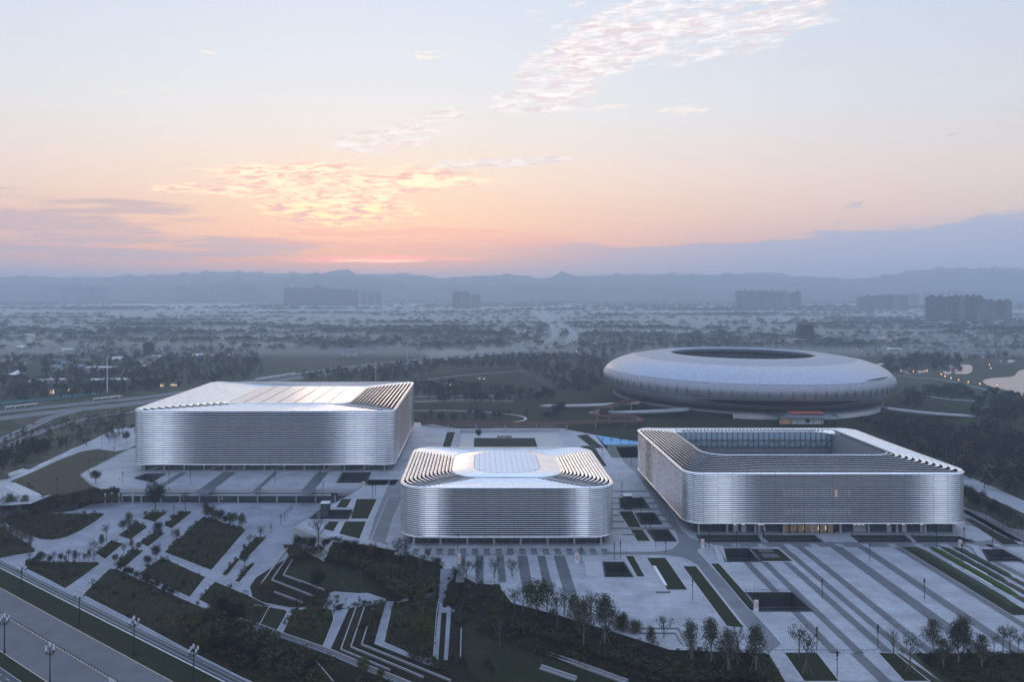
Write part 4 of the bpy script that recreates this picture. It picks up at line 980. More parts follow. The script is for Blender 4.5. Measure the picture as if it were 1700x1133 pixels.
# ---------------------------------------------------------------- saucer stadium
def stadium():
    cx, cy = 270, 775; r = empty('stadium', (cx, cy, 0), 'huge round saucer shaped stadium with an open roof, behind the right hall', 'stadium')
    def smat(name, col, rough, metal, w=4.0, dark=.86):
        m = bpy.data.materials.new(name); m.use_nodes = True; t = m.node_tree; b = t.nodes['Principled BSDF']; b.inputs['Metallic'].default_value = metal; b.inputs['Roughness'].default_value = rough
        g = t.nodes.new('ShaderNodeTexCoord'); sp = t.nodes.new('ShaderNodeSeparateXYZ'); t.links.new(g.outputs['Object'], sp.inputs[0])
        at = t.nodes.new('ShaderNodeMath'); at.operation = 'ARCTAN2'; t.links.new(sp.outputs[0], at.inputs[0]); t.links.new(sp.outputs[1], at.inputs[1])
        ml = t.nodes.new('ShaderNodeMath'); ml.operation = 'MULTIPLY'; ml.inputs[1].default_value = 140 / 3.0; t.links.new(at.outputs[0], ml.inputs[0])
        zm = t.nodes.new('ShaderNodeMath'); zm.operation = 'MULTIPLY'; zm.inputs[1].default_value = 1.0; t.links.new(sp.outputs[2], zm.inputs[0])
        cb = t.nodes.new('ShaderNodeCombineXYZ'); t.links.new(ml.outputs[0], cb.inputs[0]); t.links.new(zm.outputs[0], cb.inputs[1])
        br = t.nodes.new('ShaderNodeTexBrick'); br.offset = 0; br.inputs['Scale'].default_value = 1; br.inputs['Brick Width'].default_value = 1; br.inputs['Row Height'].default_value = 1.3; br.inputs['Mortar Size'].default_value = .04
        br.inputs['Color1'].default_value = (*col, 1); br.inputs['Color2'].default_value = (*[c * dark for c in col], 1); br.inputs['Mortar'].default_value = (*[c * .7 for c in col], 1)
        t.links.new(cb.outputs[0], br.inputs['Vector']); t.links.new(br.outputs[0], b.inputs['Base Color']); return m
    m_top = smat('stadium_roof_skin', (.30,.33,.40), .42, .65); m_band = smat('stadium_bright_skin', (.43,.455,.52), .34, .75); m_lowr = smat('stadium_lower_skin', (.32,.33,.37), .5, .4, dark=.82)
    n = 160
    def lay(name, prof, m, smooth=True):
        mb = MB(); mb.lathe(prof, n); return mb.build(name, m, r, smooth=smooth)
    lay('roof_inner', [(70, 53.0), (71, 54.2), (73, 54.6), (90, 53.2), (106, 50.8)], m_top)
    lay('roof_band', [(106.2, 51.0), (116, 48.9), (126, 45.6), (133, 41.8), (136.5, 38.6)], m_band)
    lay('outer_skin', [(136.4, 38.5), (139, 35.8), (140.2, 32.6), (140, 29.4), (138.6, 26.2)], m_lowr)
    lay('lower_skin', [(138.5, 25.9), (136.8, 22.0), (133, 18.4), (126.5, 15.4), (118, 13.9)], m_lowr)
    lay('window_band', [(138.0, 26.3), (138.0, 25.8)], m_dark)
    lay('opening_lip', [(70, 53.0), (69.4, 50.5), (71, 49)], m_grey)
    lay('roof_underside', [(118, 13.9), (90, 13.9), (90, 40), (112, 47), (106, 50.4)], m_dark)
    lay('stands', [(73, 47), (84, 34), (70, 24), (52, 14), (48, 8), (0.5, 8)], mat('stands', (.09,.10,.12), .8, var=.4, scale=.15))
    mb = MB()
    for i in range(64):
        a = 2*math.pi*i/64; c, s = math.cos(a), math.sin(a); mb.tube([(72*c, 72*s, 50), (86*c, 86*s, 42)], .5)
    mb.build('roof_trusses', m_grey, r, kind='stuff')
    # V shaped struts seen through the skin's lower belt
    sm_ = MB(); sm_.tube([(0, -1.3, 0), (0, 0, 6.5)], .28); sm_.tube([(0, 1.3, 0), (0, 0, 6.5)], .28); sme = sm_.mesh('strut', mat('strut_metal', (.13,.135,.155), .5, .4))
    for i in range(90):
        a = 2*math.pi*i/90; o = link('strut', sme, r); o.location = (140.15*math.cos(a), 140.15*math.sin(a), 26.4); o.rotation_euler = (0, 0.0, a)
    # drum under the saucer and V columns
    lay('base_drum', [(110, 8), (110, 14.2)], m_glass)
    cm = MB(); cm.tube([(109, 0, 8), (115, 2.2, 17.6)], .45); cm.tube([(109, 0, 8), (115, -2.2, 17.6)], .45); cme = cm.mesh('column', m_conc)
    for i in range(60):
        a = 2*math.pi*(i+.5)/60; o = link('column', cme, r); o.rotation_euler = (0, 0, a)
    # the long light opening low at the front right, and the slot high on the right
    def patch(name, a0, a1, prof, m, nn=24, taper=True):
        mb = MB(); rows = []
        for i in range(nn + 1):
            t = i / nn; a = math.radians(lerp(a0, a1, t)); k = math.sin(math.pi * t) ** .6 if taper else 1
            mid = tuple(sum(v) / len(prof) for v in zip(*prof)); rows.append([((mid[0] + (p[0]-mid[0])*k + .35)*math.cos(a), (mid[0] + (p[0]-mid[0])*k + .35)*math.sin(a), mid[1] + (p[1]-mid[1])*k) for p in prof])
        for i in range(nn):
            for q in range(len(prof) - 1): mb.face([rows[i][q], rows[i+1][q], rows[i+1][q+1], rows[i][q+1]])
        mb.build(name, m, r)
    patch('lower_opening', -124, -64, [(135.0, 20.2), (136.8, 22.2), (138.3, 25.0)], m_dark)
    patch('opening_sill', -131, -122, [(135.0, 22.0), (136.4, 23.4)], m_white); patch('opening_sill', -64, -52, [(136.4, 23.2), (138.0, 25.2)], m_white)
    patch('side_slot', -64, -36, [(137.4, 36.6), (135.9, 38.8), (134.4, 40.4)], m_dark)
    for k, a in enumerate((-150, -147, -144, -141, -138)):
        patch('vent_window', a, a + 1.2, [(139.4, 33.2), (138.5, 36)], m_white, 3, False)
    # podium
    p = empty('stadium_podium', (cx, cy, 0), 'broad pale round podium carrying the saucer stadium', 'podium')
    mb = MB(); mb.lathe([(127.5, 4), (127.5, 11.3)], 120); mb.build('podium_wall', m_concd, p)
    mb = MB(); mb.lathe([(126, 11.3), (130, 11.3), (130, 12.8), (90, 12.8)], 120); mb.build('podium_top', m_pave2 if 0 else mat('podium_paving', (.20,.21,.235), .6, var=.06, scale=.1), p)
    fm = MB(); fm.box(128.5, 129.7, -.35, .35, 6, 11.3); fme = fm.mesh('fin', m_white)
    for i in range(170):
        a = math.radians(-112 + i * .42)
        if -96 < -112 + i*.42 < -78: continue
        o = link('fin', fme, p); o.rotation_euler = (0, 0, a)
    mb = MB(); mb.lathe([(235, .03), (172, 4), (128, 7.5)], 90, cx, cy); mb.build('stadium_mound', m_meadow if 0 else m_lawn, kind='structure')
    for i, (a0, a1, r0, z0, r1, z1) in enumerate([(-150, -176, 138, 14.2, 205, 2.5), (-48, -22, 138, 14.2, 200, 2.5), (-128, -158, 137, 14.0, 176, 4.5)]):
        pts = []
        for k in range(13):
            t = k / 12; a = math.radians(lerp(a0, a1, t)); rr = lerp(r0, r1, t); pts.append((cx + rr*math.cos(a), cy + rr*math.sin(a), lerp(z0, z1, t)))
        mb = MB(); strip(mb, pts, 11, .2, -1.2); mb.build('ramp', m_conc, label=['pale ramp sweeping down at the left of the stadium', 'pale ramp sweeping down at the right of the stadium', 'lower curved pale ramp at the left front of the stadium'][i], cat='ramp')
    # gate hall
    gx, gy = G(1341, 705, 7.0); g = empty('gate_hall', (gx, gy, 7), 'low white gate hall with round moon window and red topped roof before the stadium', 'gate house')
    mb = MB(); mb.box(-13, 13, 0, 8, 0, 5.8); mb.build('wall', m_white, g)
    mb = MB(); mb.lathe([(0.01, 0), (2.0, 0)], 20); o = mb.build('moon_window', m_dark, g); o.rotation_euler = (math.pi/2, 0, 0); o.location = (0, -.05, 3)
    mb = MB(); mb.lathe([(2.0, -.1), (2.4, -.1), (2.4, .2)], 20); o = mb.build('window_ring', m_conc, g); o.rotation_euler = (math.pi/2, 0, 0); o.location = (0, 0, 3)
    mb = MB()
    a, b, c, d_ = (-26, -5, 6.0), (26, -5, 6.0), (29, 13, 6.6), (-31, 13, 6.6); a2, b2, c2, d2 = (-16, 1, 8.6), (16, 1, 8.6), (16, 9, 8.8), (-16, 9, 8.8)
    for q in ((a, b, b2, a2), (b, c, c2, b2), (c, d_, d2, c2), (d_, a, a2, d2), (a2, b2, c2, d2), (d_, c, b, a)): mb.face(q)
    mb.build('roof', m_grey, g); mb = MB(); mb.box(-14, 14, -.5, 9, 8.7, 9.5); mb.build('roof_cap', mat('red_tiles', (.42,.10,.06), .6, var=.2, scale=.5), g)
    cm = MB(); cm.cyl(0, 0, 0, 6, .3, n=8); cme = cm.mesh('column', m_grey)
    for i in range(8): o = link('column', cme, g); o.location = (-23 + i * 6.6, -3.5, 0)
    mb = MB(); mb.box(-23, -13.5, 1, 1.3, 0, 4.6); mb.build('lit_screen', mat('lit_screen', (.5,.3,.2), .5, emit=((1,.6,.35), .06)), g)
stadium()
# ---------------------------------------------------------------- pagoda, towers, houses, hills
def pagoda():
    g = G(1336, 568); r = empty('pagoda', (*g, 0), 'dark five tiered pagoda with upturned eaves beyond the stadium', 'pagoda')
    m_p = mat('dark_timber', (.008,.009,.012), .7, var=.2, scale=.3); m_t = mat('dark_roof_tiles', (.012,.013,.016), .6, var=.2)
    w0 = 19
    mb = MB(); mb.box(-w0-9, w0+9, -w0-9, w0+9, 0, 4); mb.build('terrace', m_conc, r)
    mb = MB(); mb.box(-w0-2, w0+2, -w0-2, w0+2, 4, 8); mb.build('plinth', m_conc, r)
    z = 8; w = 17.0
    def roof(z, w, h, e, top):
        mb = MB(); k = 8; ring = []
        def pt(side, t, rad, zz):
            x = (t * 2 - 1) * rad; return [(x, -rad, zz), (rad, x, zz), (-x, rad, zz), (-rad, -x, zz)][side]
        for s in range(4):
            for i in range(k):
                t0, t1 = i / k, (i + 1) / k; up = lambda t: 1.3 * abs(2*t - 1) ** 4
                a, b = pt(s, t0, w + e, z + up(t0)), pt(s, t1, w + e, z + up(t1)); c, d = pt(s, t0, w + e*.4, z + h*.35), pt(s, t1, w + e*.4, z + h*.35); f, g_ = pt(s, t0, top, z + h), pt(s, t1, top, z + h)
                mb.face([a, b, d, c]); mb.face([c, d, g_, f]); mb.face([pt(s, t0, w*.9, z - .4), pt(s, t1, w*.9, z - .4), b, a])
        mb.face([(-top, -top, z+h), (top, -top, z+h), (top, top, z+h), (-top, top, z+h)]); return mb
    for i in range(5):
        mb = MB(); mb.box(-w, w, -w, w, z, z + 5.2); o = mb.build('storey', m_p, r)
        cm = MB()
        for k in range(7):
            x = -w - .6 + (2*w + 1.2) * k / 6; cm.box(x - .25, x + .25, -w - .9, -w - .4, z, z + 5.2)
        cm.build('columns', m_p, r, kind='stuff')
        roof(z + 5.2, w, 2.2, 4.0, w * .92).build('eaves', m_t, r)
        z += 6.6; w *= .92
    roof(z, w * .72, 7.5, 6, 2.5).build('top_roof', m_t, r); mb = MB(); mb.box(-6.5, 6.5, -.5, .5, z + 7, z + 8.4); mb.box(-7, -5.8, -.4, .4, z + 7.5, z + 10); mb.box(5.8, 7, -.4, .4, z + 7.5, z + 10); mb.build('ridge', m_t, r)
pagoda()
m_tow = [mat('tower_grey', (.05,.055,.07), .8, var=.1, scale=.02), mat('tower_pale', (.16,.15,.15), .8, var=.1, scale=.02), mat('tower_brown', (.11,.095,.09), .8, var=.1, scale=.02), mat('tower_blue', (.025,.032,.045), .7, var=.1, scale=.02)]
m_win = mat('tower_windows', (.05,.06,.08), .3, var=.3, scale=.05)
def tower(px0, px1, ptop, pbase, m, label, group, crane=False):
    y = F * H / (pbase - HY); x0, x1 = (px0 - VX) / F * y, (px1 - VX) / F * y; h = H - (ptop - HY) / F * y; w = x1 - x0; d = min(w * .8, 40)
    r = empty('apartment_tower', ((x0+x1)/2, y, 0), label, 'apartment tower', group); mb = MB()
    mb.box(-w/2, w/2, 0, d, 0, h); mb.build('tower_wall', m, r)
    k = max(2, int(w / 11)); rb = MB()
    for i in range(k):
        a = -w/2 + w * (i + .3) / k; b = -w/2 + w * (i + .7) / k
        nf = int(h / 9)
        for q in range(nf): rb.box(a, b, -.8, -.3, 3 + q * (h-5) / nf, 3 + q * (h-5) / nf + (h-5) / nf * .55)
    rb.build('window_rows', m_win, r, kind='stuff')
    mb = MB(); mb.box(-w*.22, w*.22, d*.3, d*.7, h, h + 6); mb.box(-w/2 - .5, w/2 + .5, -.6, d + .5, h - 1.5, h); mb.build('roof_block', m, r)
    return r, h, w
rt = random.Random(3)
grp = []
def cluster(px0, px1, tops, base, mats, where, gap=0.0):
    n = len(tops); w = (px1 - px0) / n
    for i, t in enumerate(tops):
        tower(px0 + w*i + gap*w, px0 + w*(i+1) - gap*w*.3, t, base + rt.uniform(-.6, .6), mats[i % len(mats)], f'apartment tower, {ordw(i)} from left in the {where}', 'apartment towers of the ' + where)
cluster(471, 521, [478.5,478.5,478.6,478.6], 509.5, [m_tow[3]], 'dark joined block left of centre', .0)
cluster(521, 594, [474,479,480,481,480.5,481,482], 510, [m_tow[0],m_tow[3],m_tow[0]], 'long row left of centre', .06)
cluster(597, 634, [482.5,482.5,484.5], 508.5, [m_tow[1]], 'short row ending the long row', .14)
cluster(750, 781, [485,485.5], 514.5, [m_tow[2],m_tow[1]], 'pair near the picture centre', .08); cluster(782, 798, [490.5], 514, [m_tow[1]], 'lower pale block beside the central pair')
cluster(290, 342, [476,476,477], 502, [m_tow[0]], 'faint short block at the left', .04); cluster(347, 436, [475.5,475,475.5,473,474], 502, [m_tow[0],m_tow[3]], 'faint long block at the left', .05)
cluster(100, 175, [477,476,478,477], 503, [m_tow[0]], 'faintest block, far left', .1)
cluster(1222, 1310, [483.5,483,484,483,484,484,485,484], 514, [m_tow[0],m_tow[1]], 'hazy row behind the pagoda', .12); cluster(1312, 1330, [487,484], 514, [m_tow[3]], 'hazy pair right of the pagoda row', .05)
cluster(1425, 1508, [494,492,492.5,490.5,491,490.5,491], 516, [m_tow[2],m_tow[0],m_tow[1]], 'hazy row beside the crane towers', .05); cluster(1511, 1526, [489], 508, [m_tow[3]], 'single dark block under construction')
cluster(1543, 1572, [492.5,493], 533, [m_tow[3],m_tow[0]], 'dark pair beside the crane group', .02); cluster(1573, 1633, [494,491.5,492.5,492,492,492.5], 535, [m_tow[0],m_tow[2],m_tow[1],m_tow[0]], 'crane group at the right', .08)
cluster(1634, 1652, [498.5,499], 530, [m_tow[3]], 'lower dark pair in the crane group', .05); cluster(1656, 1681, [500,499.5], 534, [m_tow[3],m_tow[1]], 'rightmost pair', .1); cluster(1626, 1656, [518,517,521], 538, [m_tow[1],m_tow[2]], 'low row before the crane group', .1)
m_cr = mat('crane_steel', (.12,.12,.13), .6)
for i, (px, top, base) in enumerate([(1551,487,533),(1580,487,533),(1592,484,534),(1606,486,534),(1514,485,508)]):
    y = F * H / (base - HY); x = (px - VX) / F * y; h = H - (top - HY) / F * y
    r = empty('tower_crane', (x, y + 60, 0), f'thin tower crane, {ordw(i)} from the left above the crane group' if i < 4 else 'thin tower crane on the single dark block', 'crane')
    mb = MB(); mb.box(-.8, .8, -.8, .8, 0, h); mb.build('mast', m_cr, r); mb = MB(); mb.box(-9, 26, -.6, .6, h - 2, h - .8); mb.tube([(0, 0, h + 4), (22, 0, h - 1)], .3); mb.build('jib', m_cr, r)
# hills
hmat = patchy('wooded_hills', [(.022,.030,.022), (.035,.045,.030), (.028,.036,.026)], .003, .02)
def hills(name, Y, sky, seed, depth=2600, zmin=0):
    rr = random.Random(seed); xs = [p[0] for p in sky]; n = 260; mb = MB(); ph = [rr.uniform(0, 6.3) for _ in range(12)]
    def top(px):
        for a, b in zip(sky, sky[1:]):
            if a[0] <= px <= b[0]: t = (px - a[0]) / (b[0] - a[0]); return lerp(a[1], b[1], t*t*(3-2*t))
        return sky[-1][1] if px > sky[-1][0] else sky[0][1]
    rows = []
    K = 9
    for i in range(n + 1):
        px = xs[0] + (xs[-1] - xs[0]) * i / n; x = (px - VX) / F * Y; hh = H - (top(px) - HY) / F * Y
        wob = sum(math.sin(px * f + ph[k]) / (k + 1.5) for k, f in enumerate((.05, .11, .19, .33, .55, .9)))
        hh = max(zmin, hh + wob * Y * .0005); row = []
        for j in range(K):
            t = j / (K - 1); prof = math.sin(math.pi * min(1, t * 1.0)) ** 1.1 if 0 < t < 1 else 0
            yy = Y + (t - .5) * depth; sp = 1 + .12 * math.sin(px * .07 + j * 1.7) + .08 * math.sin(px * .21 + j * 2.3)
            row.append((x * yy / Y, yy, hh * prof * (sp if j != (K-1)//2 else 1)))
        rows.append(row)
    for i in range(n):
        for j in range(K - 1): mb.face([rows[i][j], rows[i+1][j], rows[i+1][j+1], rows[i][j+1]])
    mb.build(name, hmat, smooth=True, kind='structure')
S1 = [(-900,466),(-300,464),(0,461),(40,459),(80,460),(120,463),(160,463),(205,458),(225,457),(260,460),(300,458),(350,455),(420,456),(470,459),(520,459),(555,450),(568,447.5),(590,455),(640,461),(700,458),(740,462),(790,459),(850,456),(900,463),(940,454),(980,464),(1010,459),(1060,460),(1100,458),(1120,460),(1180,457),(1225,455),(1260,456),(1300,462),(1340,459),(1400,464),(1440,462),(1480,456),(1520,449),(1570,446),(1640,446),(1700,448),(2000,450),(2500,458)]
S0 = [(-900,462),(0,460),(200,461),(300,455),(350,451),(420,453),(520,455),(640,456),(670,455),(740,463),(900,466),(1000,457),(1100,455),(1190,457),(1275,453),(1330,459),(1450,466),(1600,458),(1700,452),(2500,460)]
S2 = [(-900,478),(0,470),(60,468),(110,470),(150,474),(250,476),(330,472),(395,463),(420,468),(480,463),(530,454.5),(560,459),(600,460),(650,468),(700,476),(760,474),(820,474),(880,470),(950,474),(1010,477),(1100,474),(1160,479),(1210,484),(1270,480),(1340,486),(1410,483),(1440,487),(1500,488),(1600,484),(1700,484),(2500,480)]
S3 = [(-900,492),(0,488),(200,489),(400,484),(600,488),(850,490),(1100,490),(1300,494),(1400,488),(1500,494),(1700,492),(2500,492)]
hills('far_hills', 9900, S0, 1, 900); hills('hills', 8700, S1, 2, 900); hills('near_hills', 7650, S2, 3, 900, 2)
# houses in the plain
m_roofs = [mat('blue_grey_roof', (.12,.15,.20), .6, var=.2), mat('pale_roof', (.45,.46,.48), .5, var=.1), mat('brown_roof', (.13,.10,.09), .7, var=.2), mat('dark_tile_roof', (.06,.07,.085), .7, var=.2)]
m_hw = [mat('house_wall_pale', (.30,.29,.27), .8, var=.15), mat('house_wall_grey', (.18,.18,.19), .8, var=.15)]
m_ww = mat('warm_window', (.9,.6,.3), .5, emit=((1,.70,.42), .8))
def house(px, py, w, d, h, rot, ri, wi, label, grp_, lit=0, flat=False):
    g = G(px, py); r = empty('house', (*g, 0), label, 'house', grp_, rot); mb = MB(); mb.box(-w/2, w/2, 0, d, 0, h); mb.build('wall', m_hw[wi], r)
    mb = MB(); o = .8
    if flat: mb.box(-w/2 - 1.5, w/2 + 1.5, -1.5, d + 1.5, h, h + 1.0)
    else:
        z1 = h + d * .28
        mb.face([(-w/2-o, -o, h-.2), (w/2+o, -o, h-.2), (w/2+o, d/2, z1), (-w/2-o, d/2, z1)]); mb.face([(w/2+o, d+o, h-.2), (-w/2-o, d+o, h-.2), (-w/2-o, d/2, z1), (w/2+o, d/2, z1)])
        mb.face([(-w/2, 0, h), (-w/2, d, h), (-w/2, d/2, z1-.2)][::-1]); mb.face([(w/2, 0, h), (w/2, d, h), (w/2, d/2, z1-.2)])
    mb.build('roof', m_roofs[ri], r)
    k = max(2, int(w / 4)); wm = MB(); wm.box(-.7, .7, -.08, -.02, 0, 1.4); wme = wm.mesh('window', m_win); wml = wm.mesh('window', m_ww)
    for i in range(k):
        for q in range(max(1, int(h / 3.2))):
            o_ = link('window', wml if rt.random() < lit else wme, r); o_.location = (-w/2 + w*(i+.5)/k, 0, .9 + 3.1*q)
rh = random.Random(11)
spots = []
for (x0, x1, y0, y1, n, place) in [(0,210,585,625,16,'village at the left'),(0,190,545,565,9,'far farm row at the left'),(230,420,585,610,7,'farms behind the left hall'),(560,640,580,594,4,'green roofed farm group behind the left hall'),(960,1200,540,560,9,'settlement left of the pagoda'),(1410,1480,563,570,3,'pale gabled row right of the pagoda'),(1480,1690,556,600,14,'settlement by the lake'),(420,700,535,560,7,'scattered farms on the misty plain')]:
    L = sorted([(rh.uniform(x0, x1), rh.uniform(y0, y1)) for _ in range(n)])
    for i, (px, py) in enumerate(L):
        ri = rh.choice([0, 1, 2, 3, 3]); w = rh.uniform(12, 26)
        house(px, py, w, rh.uniform(9, 14), rh.choice([4, 7, 7, 10]), rh.uniform(-.5, .5), ri, rh.choice([0, 1]), f'{["blue-grey", "pale", "brown", "dark"][ri]} roofed house, {ordw(i)} from left in the {place}', 'houses of the ' + place, lit=.10)
house(183, 640, 50, 14, 6, .05, 1, 0, 'long white pavilion with a thin flat roof beyond the highway at the left', None, .1, True)
house(163, 622, 34, 14, 9, .05, 1, 0, 'white block with a yellow panel behind the thin roofed pavilion', None, .1, True)
house(85, 638, 30, 10, 5, .03, 1, 0, 'low white shed row with warm lights at the left', None, .6, True)
house(60, 641, 16, 10, 5, .03, 1, 0, 'small pale shed at the left end of the white shed row', None, .3, True)
for i, (px, py, rx) in enumerate([(29, 626, 11)]):
    g = G(px, py); r = empty('tent', (*g, 0), 'white peaked tent roof in the village at the left', 'tent'); mb = MB(); k = 12
    for j in range(k):
        a, b = 2*math.pi*j/k, 2*math.pi*(j+1)/k; mb.face([(rx*math.cos(a), rx*math.sin(a), 4), (rx*math.cos(b), rx*math.sin(b), 4), (rx*.3*math.cos(b), rx*.3*math.sin(b), 7)]); mb.face([(rx*math.cos(a), rx*math.sin(a), 4), (rx*.3*math.cos(b), rx*.3*math.sin(b), 7), (rx*.3*math.cos(a), rx*.3*math.sin(a), 7)]); mb.face([(rx*.3*math.cos(a), rx*.3*math.sin(a), 7), (rx*.3*math.cos(b), rx*.3*math.sin(b), 7), (0, 0, 9.5)])
    mb.build('canopy', m_white, r); mb = MB()
    for j in range(6): a = 2*math.pi*j/6; mb.cyl(rx*.9*math.cos(a), rx*.9*math.sin(a), 0, 4.2, .2, n=5)
    mb.build('poles', m_grey, r, kind='stuff')
g = G(244, 594); r = empty('dark_tower', (*g, 0), 'dark square tower among trees left of the largest hall', 'tower')
mb = MB(); mb.box(-7, 7, 0, 12, 0, 24); mb.build('shaft', mat('dark_timber', (.035,.035,.045)), r); mb = MB(); mb.box(-8, 8, -1, 13, 20, 21); mb.box(-5, 5, 2, 10, 24, 27); mb.build('cap', mat('dark_roof_tiles', (.05,.05,.06)), r)
mb = MB(); mb.box(-5, -2, -.2, 0, 17, 18); mb.box(2, 4, -.2, 0, 17, 18); mb.build('window', mat('tower_windows', (.05,.06,.08)), r)
g = G(178, 652); mb = MB(); mb.cyl(g[0], g[1], 0, 41, .6, .35, 8); mb.build('mast', m_white, label='tall white mast in front of the thin roofed pavilion at the left', cat='mast')
for px, py, h in [(676, 597, 30), (624, 633, 26)]:
    g = G(px, py); mb = MB(); mb.cyl(g[0], g[1], 0, h, .3, .2, 6); mb.build('mast', m_white, label='thin white mast ' + ('beside round trees on the plain' if px > 650 else 'behind the back edge of the largest hall'), cat='mast')
# long white bus shelters / barrier walls by the highway
for i, (a, b, w, mm_) in enumerate([((9,681),(62,675),2.5,m_white),((155,667),(201,662),2.5,m_white),((425,633),(490,623),2.5,m_white)]):
    mb = MB(); strip(mb, GP([a, b]), w, 3.2, 2.6); 
    for p in resample(GP([a, b]), 9): mb.box(p[0]-.2, p[0]+.2, p[1]-.2, p[1]+.2, 0, 2.7)
    mb.build('bus_shelter', mm_, label=['long white roofed shelter beside the highway at the far left', 'second long white shelter beside the highway, left of the largest hall', 'long white barrier roof showing above the largest hall'][i], cat='shelter')
mb = MB(); strip(mb, GP([(-60,676),(0,672),(60,667),(120,660),(160,656)]), .4, 3, 0); mb.build('site_fence', mat('teal_hoarding', (.07,.22,.23), .7, var=.3, scale=.05), label='long teal hoarding beyond the highway at the left', cat='fence')
# elevated red running track
m_rail = mat('red_parapet', (.14,.06,.05), .6, var=.1)
def redtrack(px, zs, label):
    pts = [(*G(x, y, z), z) for (x, y), z in zip(px, zs)]; pts = smooth_line(pts, 2); r = empty('red_walkway', pts[0], label, 'walkway')
    L = [(p[0]-pts[0][0], p[1]-pts[0][1], p[2]-pts[0][2]) for p in pts]
    mb = MB(); strip(mb, L, 5, 0, -.9); mb.build('deck', m_red, r)
    for s in (-1, 1): mb = MB(); strip(mb, L, .2, 1.2, -.6, off=s*2.6); mb.build('parapet', m_rail, r)
    cm = MB(); 
    for p in resample([q for q in L], 26): cm.cyl(p[0], p[1], -pts[0][2], p[2] - .8, .55, n=8)
    cm.build('columns', m_conc, r, kind='stuff')
redtrack([(701,703),(773,700.5),(847,704.5),(938,703.5),(1020,699),(1058,701),(1066,697),(1045,691),(1005,692),(987,689),(992,681),(1025,672),(1062,663)], [1.5,6,6,6,6.5,7,7.5,8,9,10,11,13,15.5], 'long red elevated running track winding behind the middle hall up to the stadium')
# ---------------------------------------------------------------- lamps, signs, cars
m_globe = mat('lamp_globe', (.50,.52,.58), .3, var=.03)
m_black = mat('black_iron', (.010,.011,.013), .4, .3, var=.1)
def street_lamp():
    r = empty('street_lamp', (0, 0, 0), '', 'street lamp', 'black five globe lamps of the boulevard')
    mb = MB(); mb.cyl(0, 0, 0, 1.4, .34, .26, 10); mb.cyl(0, 0, 1.4, 10.6, .20, .15, 10); mb.cyl(0, 0, 1.4, 1.6, .36, n=10); mb.cyl(0, 0, 10.4, 10.8, .38, .2, 10); mb.build('pole', m_black, r)
    for k in range(4):
        a = math.pi/2*k + .3; c, s = math.cos(a), math.sin(a); mb = MB(); mb.tube([(0, 0, 10.4), (.7*c, .7*s, 10.3), (1.35*c, 1.35*s, 10.7), (1.5*c, 1.5*s, 11.4)], .1, 6); mb.lathe([(.02, 11.3), (.4, 11.45), (.35, 11.7)], 8, 1.5*c, 1.5*s); ar = mb.build('arm', m_black, r)
        mb = MB(); mb.lathe([(.22, 11.7), (.36, 12.1), (.33, 12.6), (.16, 12.9), (.01, 13.0)], 10, 1.5*c, 1.5*s); mb.build('globe', m_globe, ar, smooth=True)
    mb = MB(); mb.cyl(0, 0, 10.8, 12.6, .14, n=6); mb.build('stem', m_black, r)
    mb = MB(); mb.lathe([(.24, 12.6), (.40, 13.1), (.37, 13.7), (.18, 14.1), (.01, 14.3)], 10); mb.build('globe', m_globe, r, smooth=True)
    return r
lamp0 = street_lamp()
lam = [(Z5([(130,625)])[0], 'leftmost on the far verge'), (Z5([(478,800)])[0], 'second from the left on the far verge'), (Z5([(805,980)])[0], 'third from the left on the far verge'), (Z5([(1163,1170)])[0], 'rightmost on the far verge'),
       (Z5([(27,965)])[0], 'first from the left on the near verge'), (Z5([(300,1160)])[0], 'second from the left on the near verge'), (Z5([(663,1400)])[0], 'only its top shows at the bottom edge')]
for i, (p, lb) in enumerate(lam):
    o = lamp0 if i == 0 else copy_tree(lamp0); o.location = (*G(*p, LOW), LOW); o['label'] = 'black five globe street lamp, ' + lb; o.rotation_euler.z = .2 * i
def plaza_lamp():
    r = empty('plaza_lamp', (0, 0, 0), '', 'lamp post', 'slim dark lamp posts of the plazas'); mb = MB(); mb.cyl(0, 0, 0, 7.6, .13, .1, 6); mb.build('pole', m_dark, r)
    mb = MB(); mb.box(-.2, .2, -.2, .2, 6.4, 7.9); mb.box(-.45, .05, -.1, .1, 5.2, 5.5); mb.build('lamp_head', m_dark, r); return r
pl0 = plaza_lamp(); pls = []
pls += [(p, 'right plaza') for p in ZA([(155,178),(412,168),(665,158),(1218,655)]) + ZB([(250,298),(763,655),(875,170),(1115,300)]) + Z8([(730,910),(325,925),(460,1100)])]
pls += [(p, 'central plaza') for p in Z7([(462,350),(680,325),(1022,285),(955,235),(1200,585),(885,110)]) + [(1030,928),(760,915)]]
pls += [(p, 'strip between two halls') for p in ZF([(163,190),(245,625),(335,780),(485,1030),(72,480)]) + [(1000,760)]]
pls += [(p, 'left deck') for p in ZG([(15,170),(312,170),(448,170),(990,165),(1280,165),(1618,265),(1636,243),(1300,250)])]
pls += [(p, 'meadow at the left') for p in Z11([(448,830),(695,680),(757,640),(827,600),(893,570),(799,490)])]
pls += [(p, 'strip by the right road') for p in Z13([(758,1000),(935,1005),(1000,935),(898,880)])]
from collections import Counter
by = {}
for p, pl in pls: by.setdefault(pl, []).append(p)
first = True
for pl, L in by.items():
    for i, p in enumerate(sorted(L)):
        o = pl0 if first else copy_tree(pl0); first = False; o.location = (*G(*p), 0); o['label'] = f'slim dark lamp post, {ordw(i)} from the left on the {pl}'
for i, q in enumerate([(462,843),(280,0)][:1]):
    pass
m_sg = mat('sign_red', (.62,.13,.07), .5, var=.3, scale=1.5, col2=(.75,.45,.35))
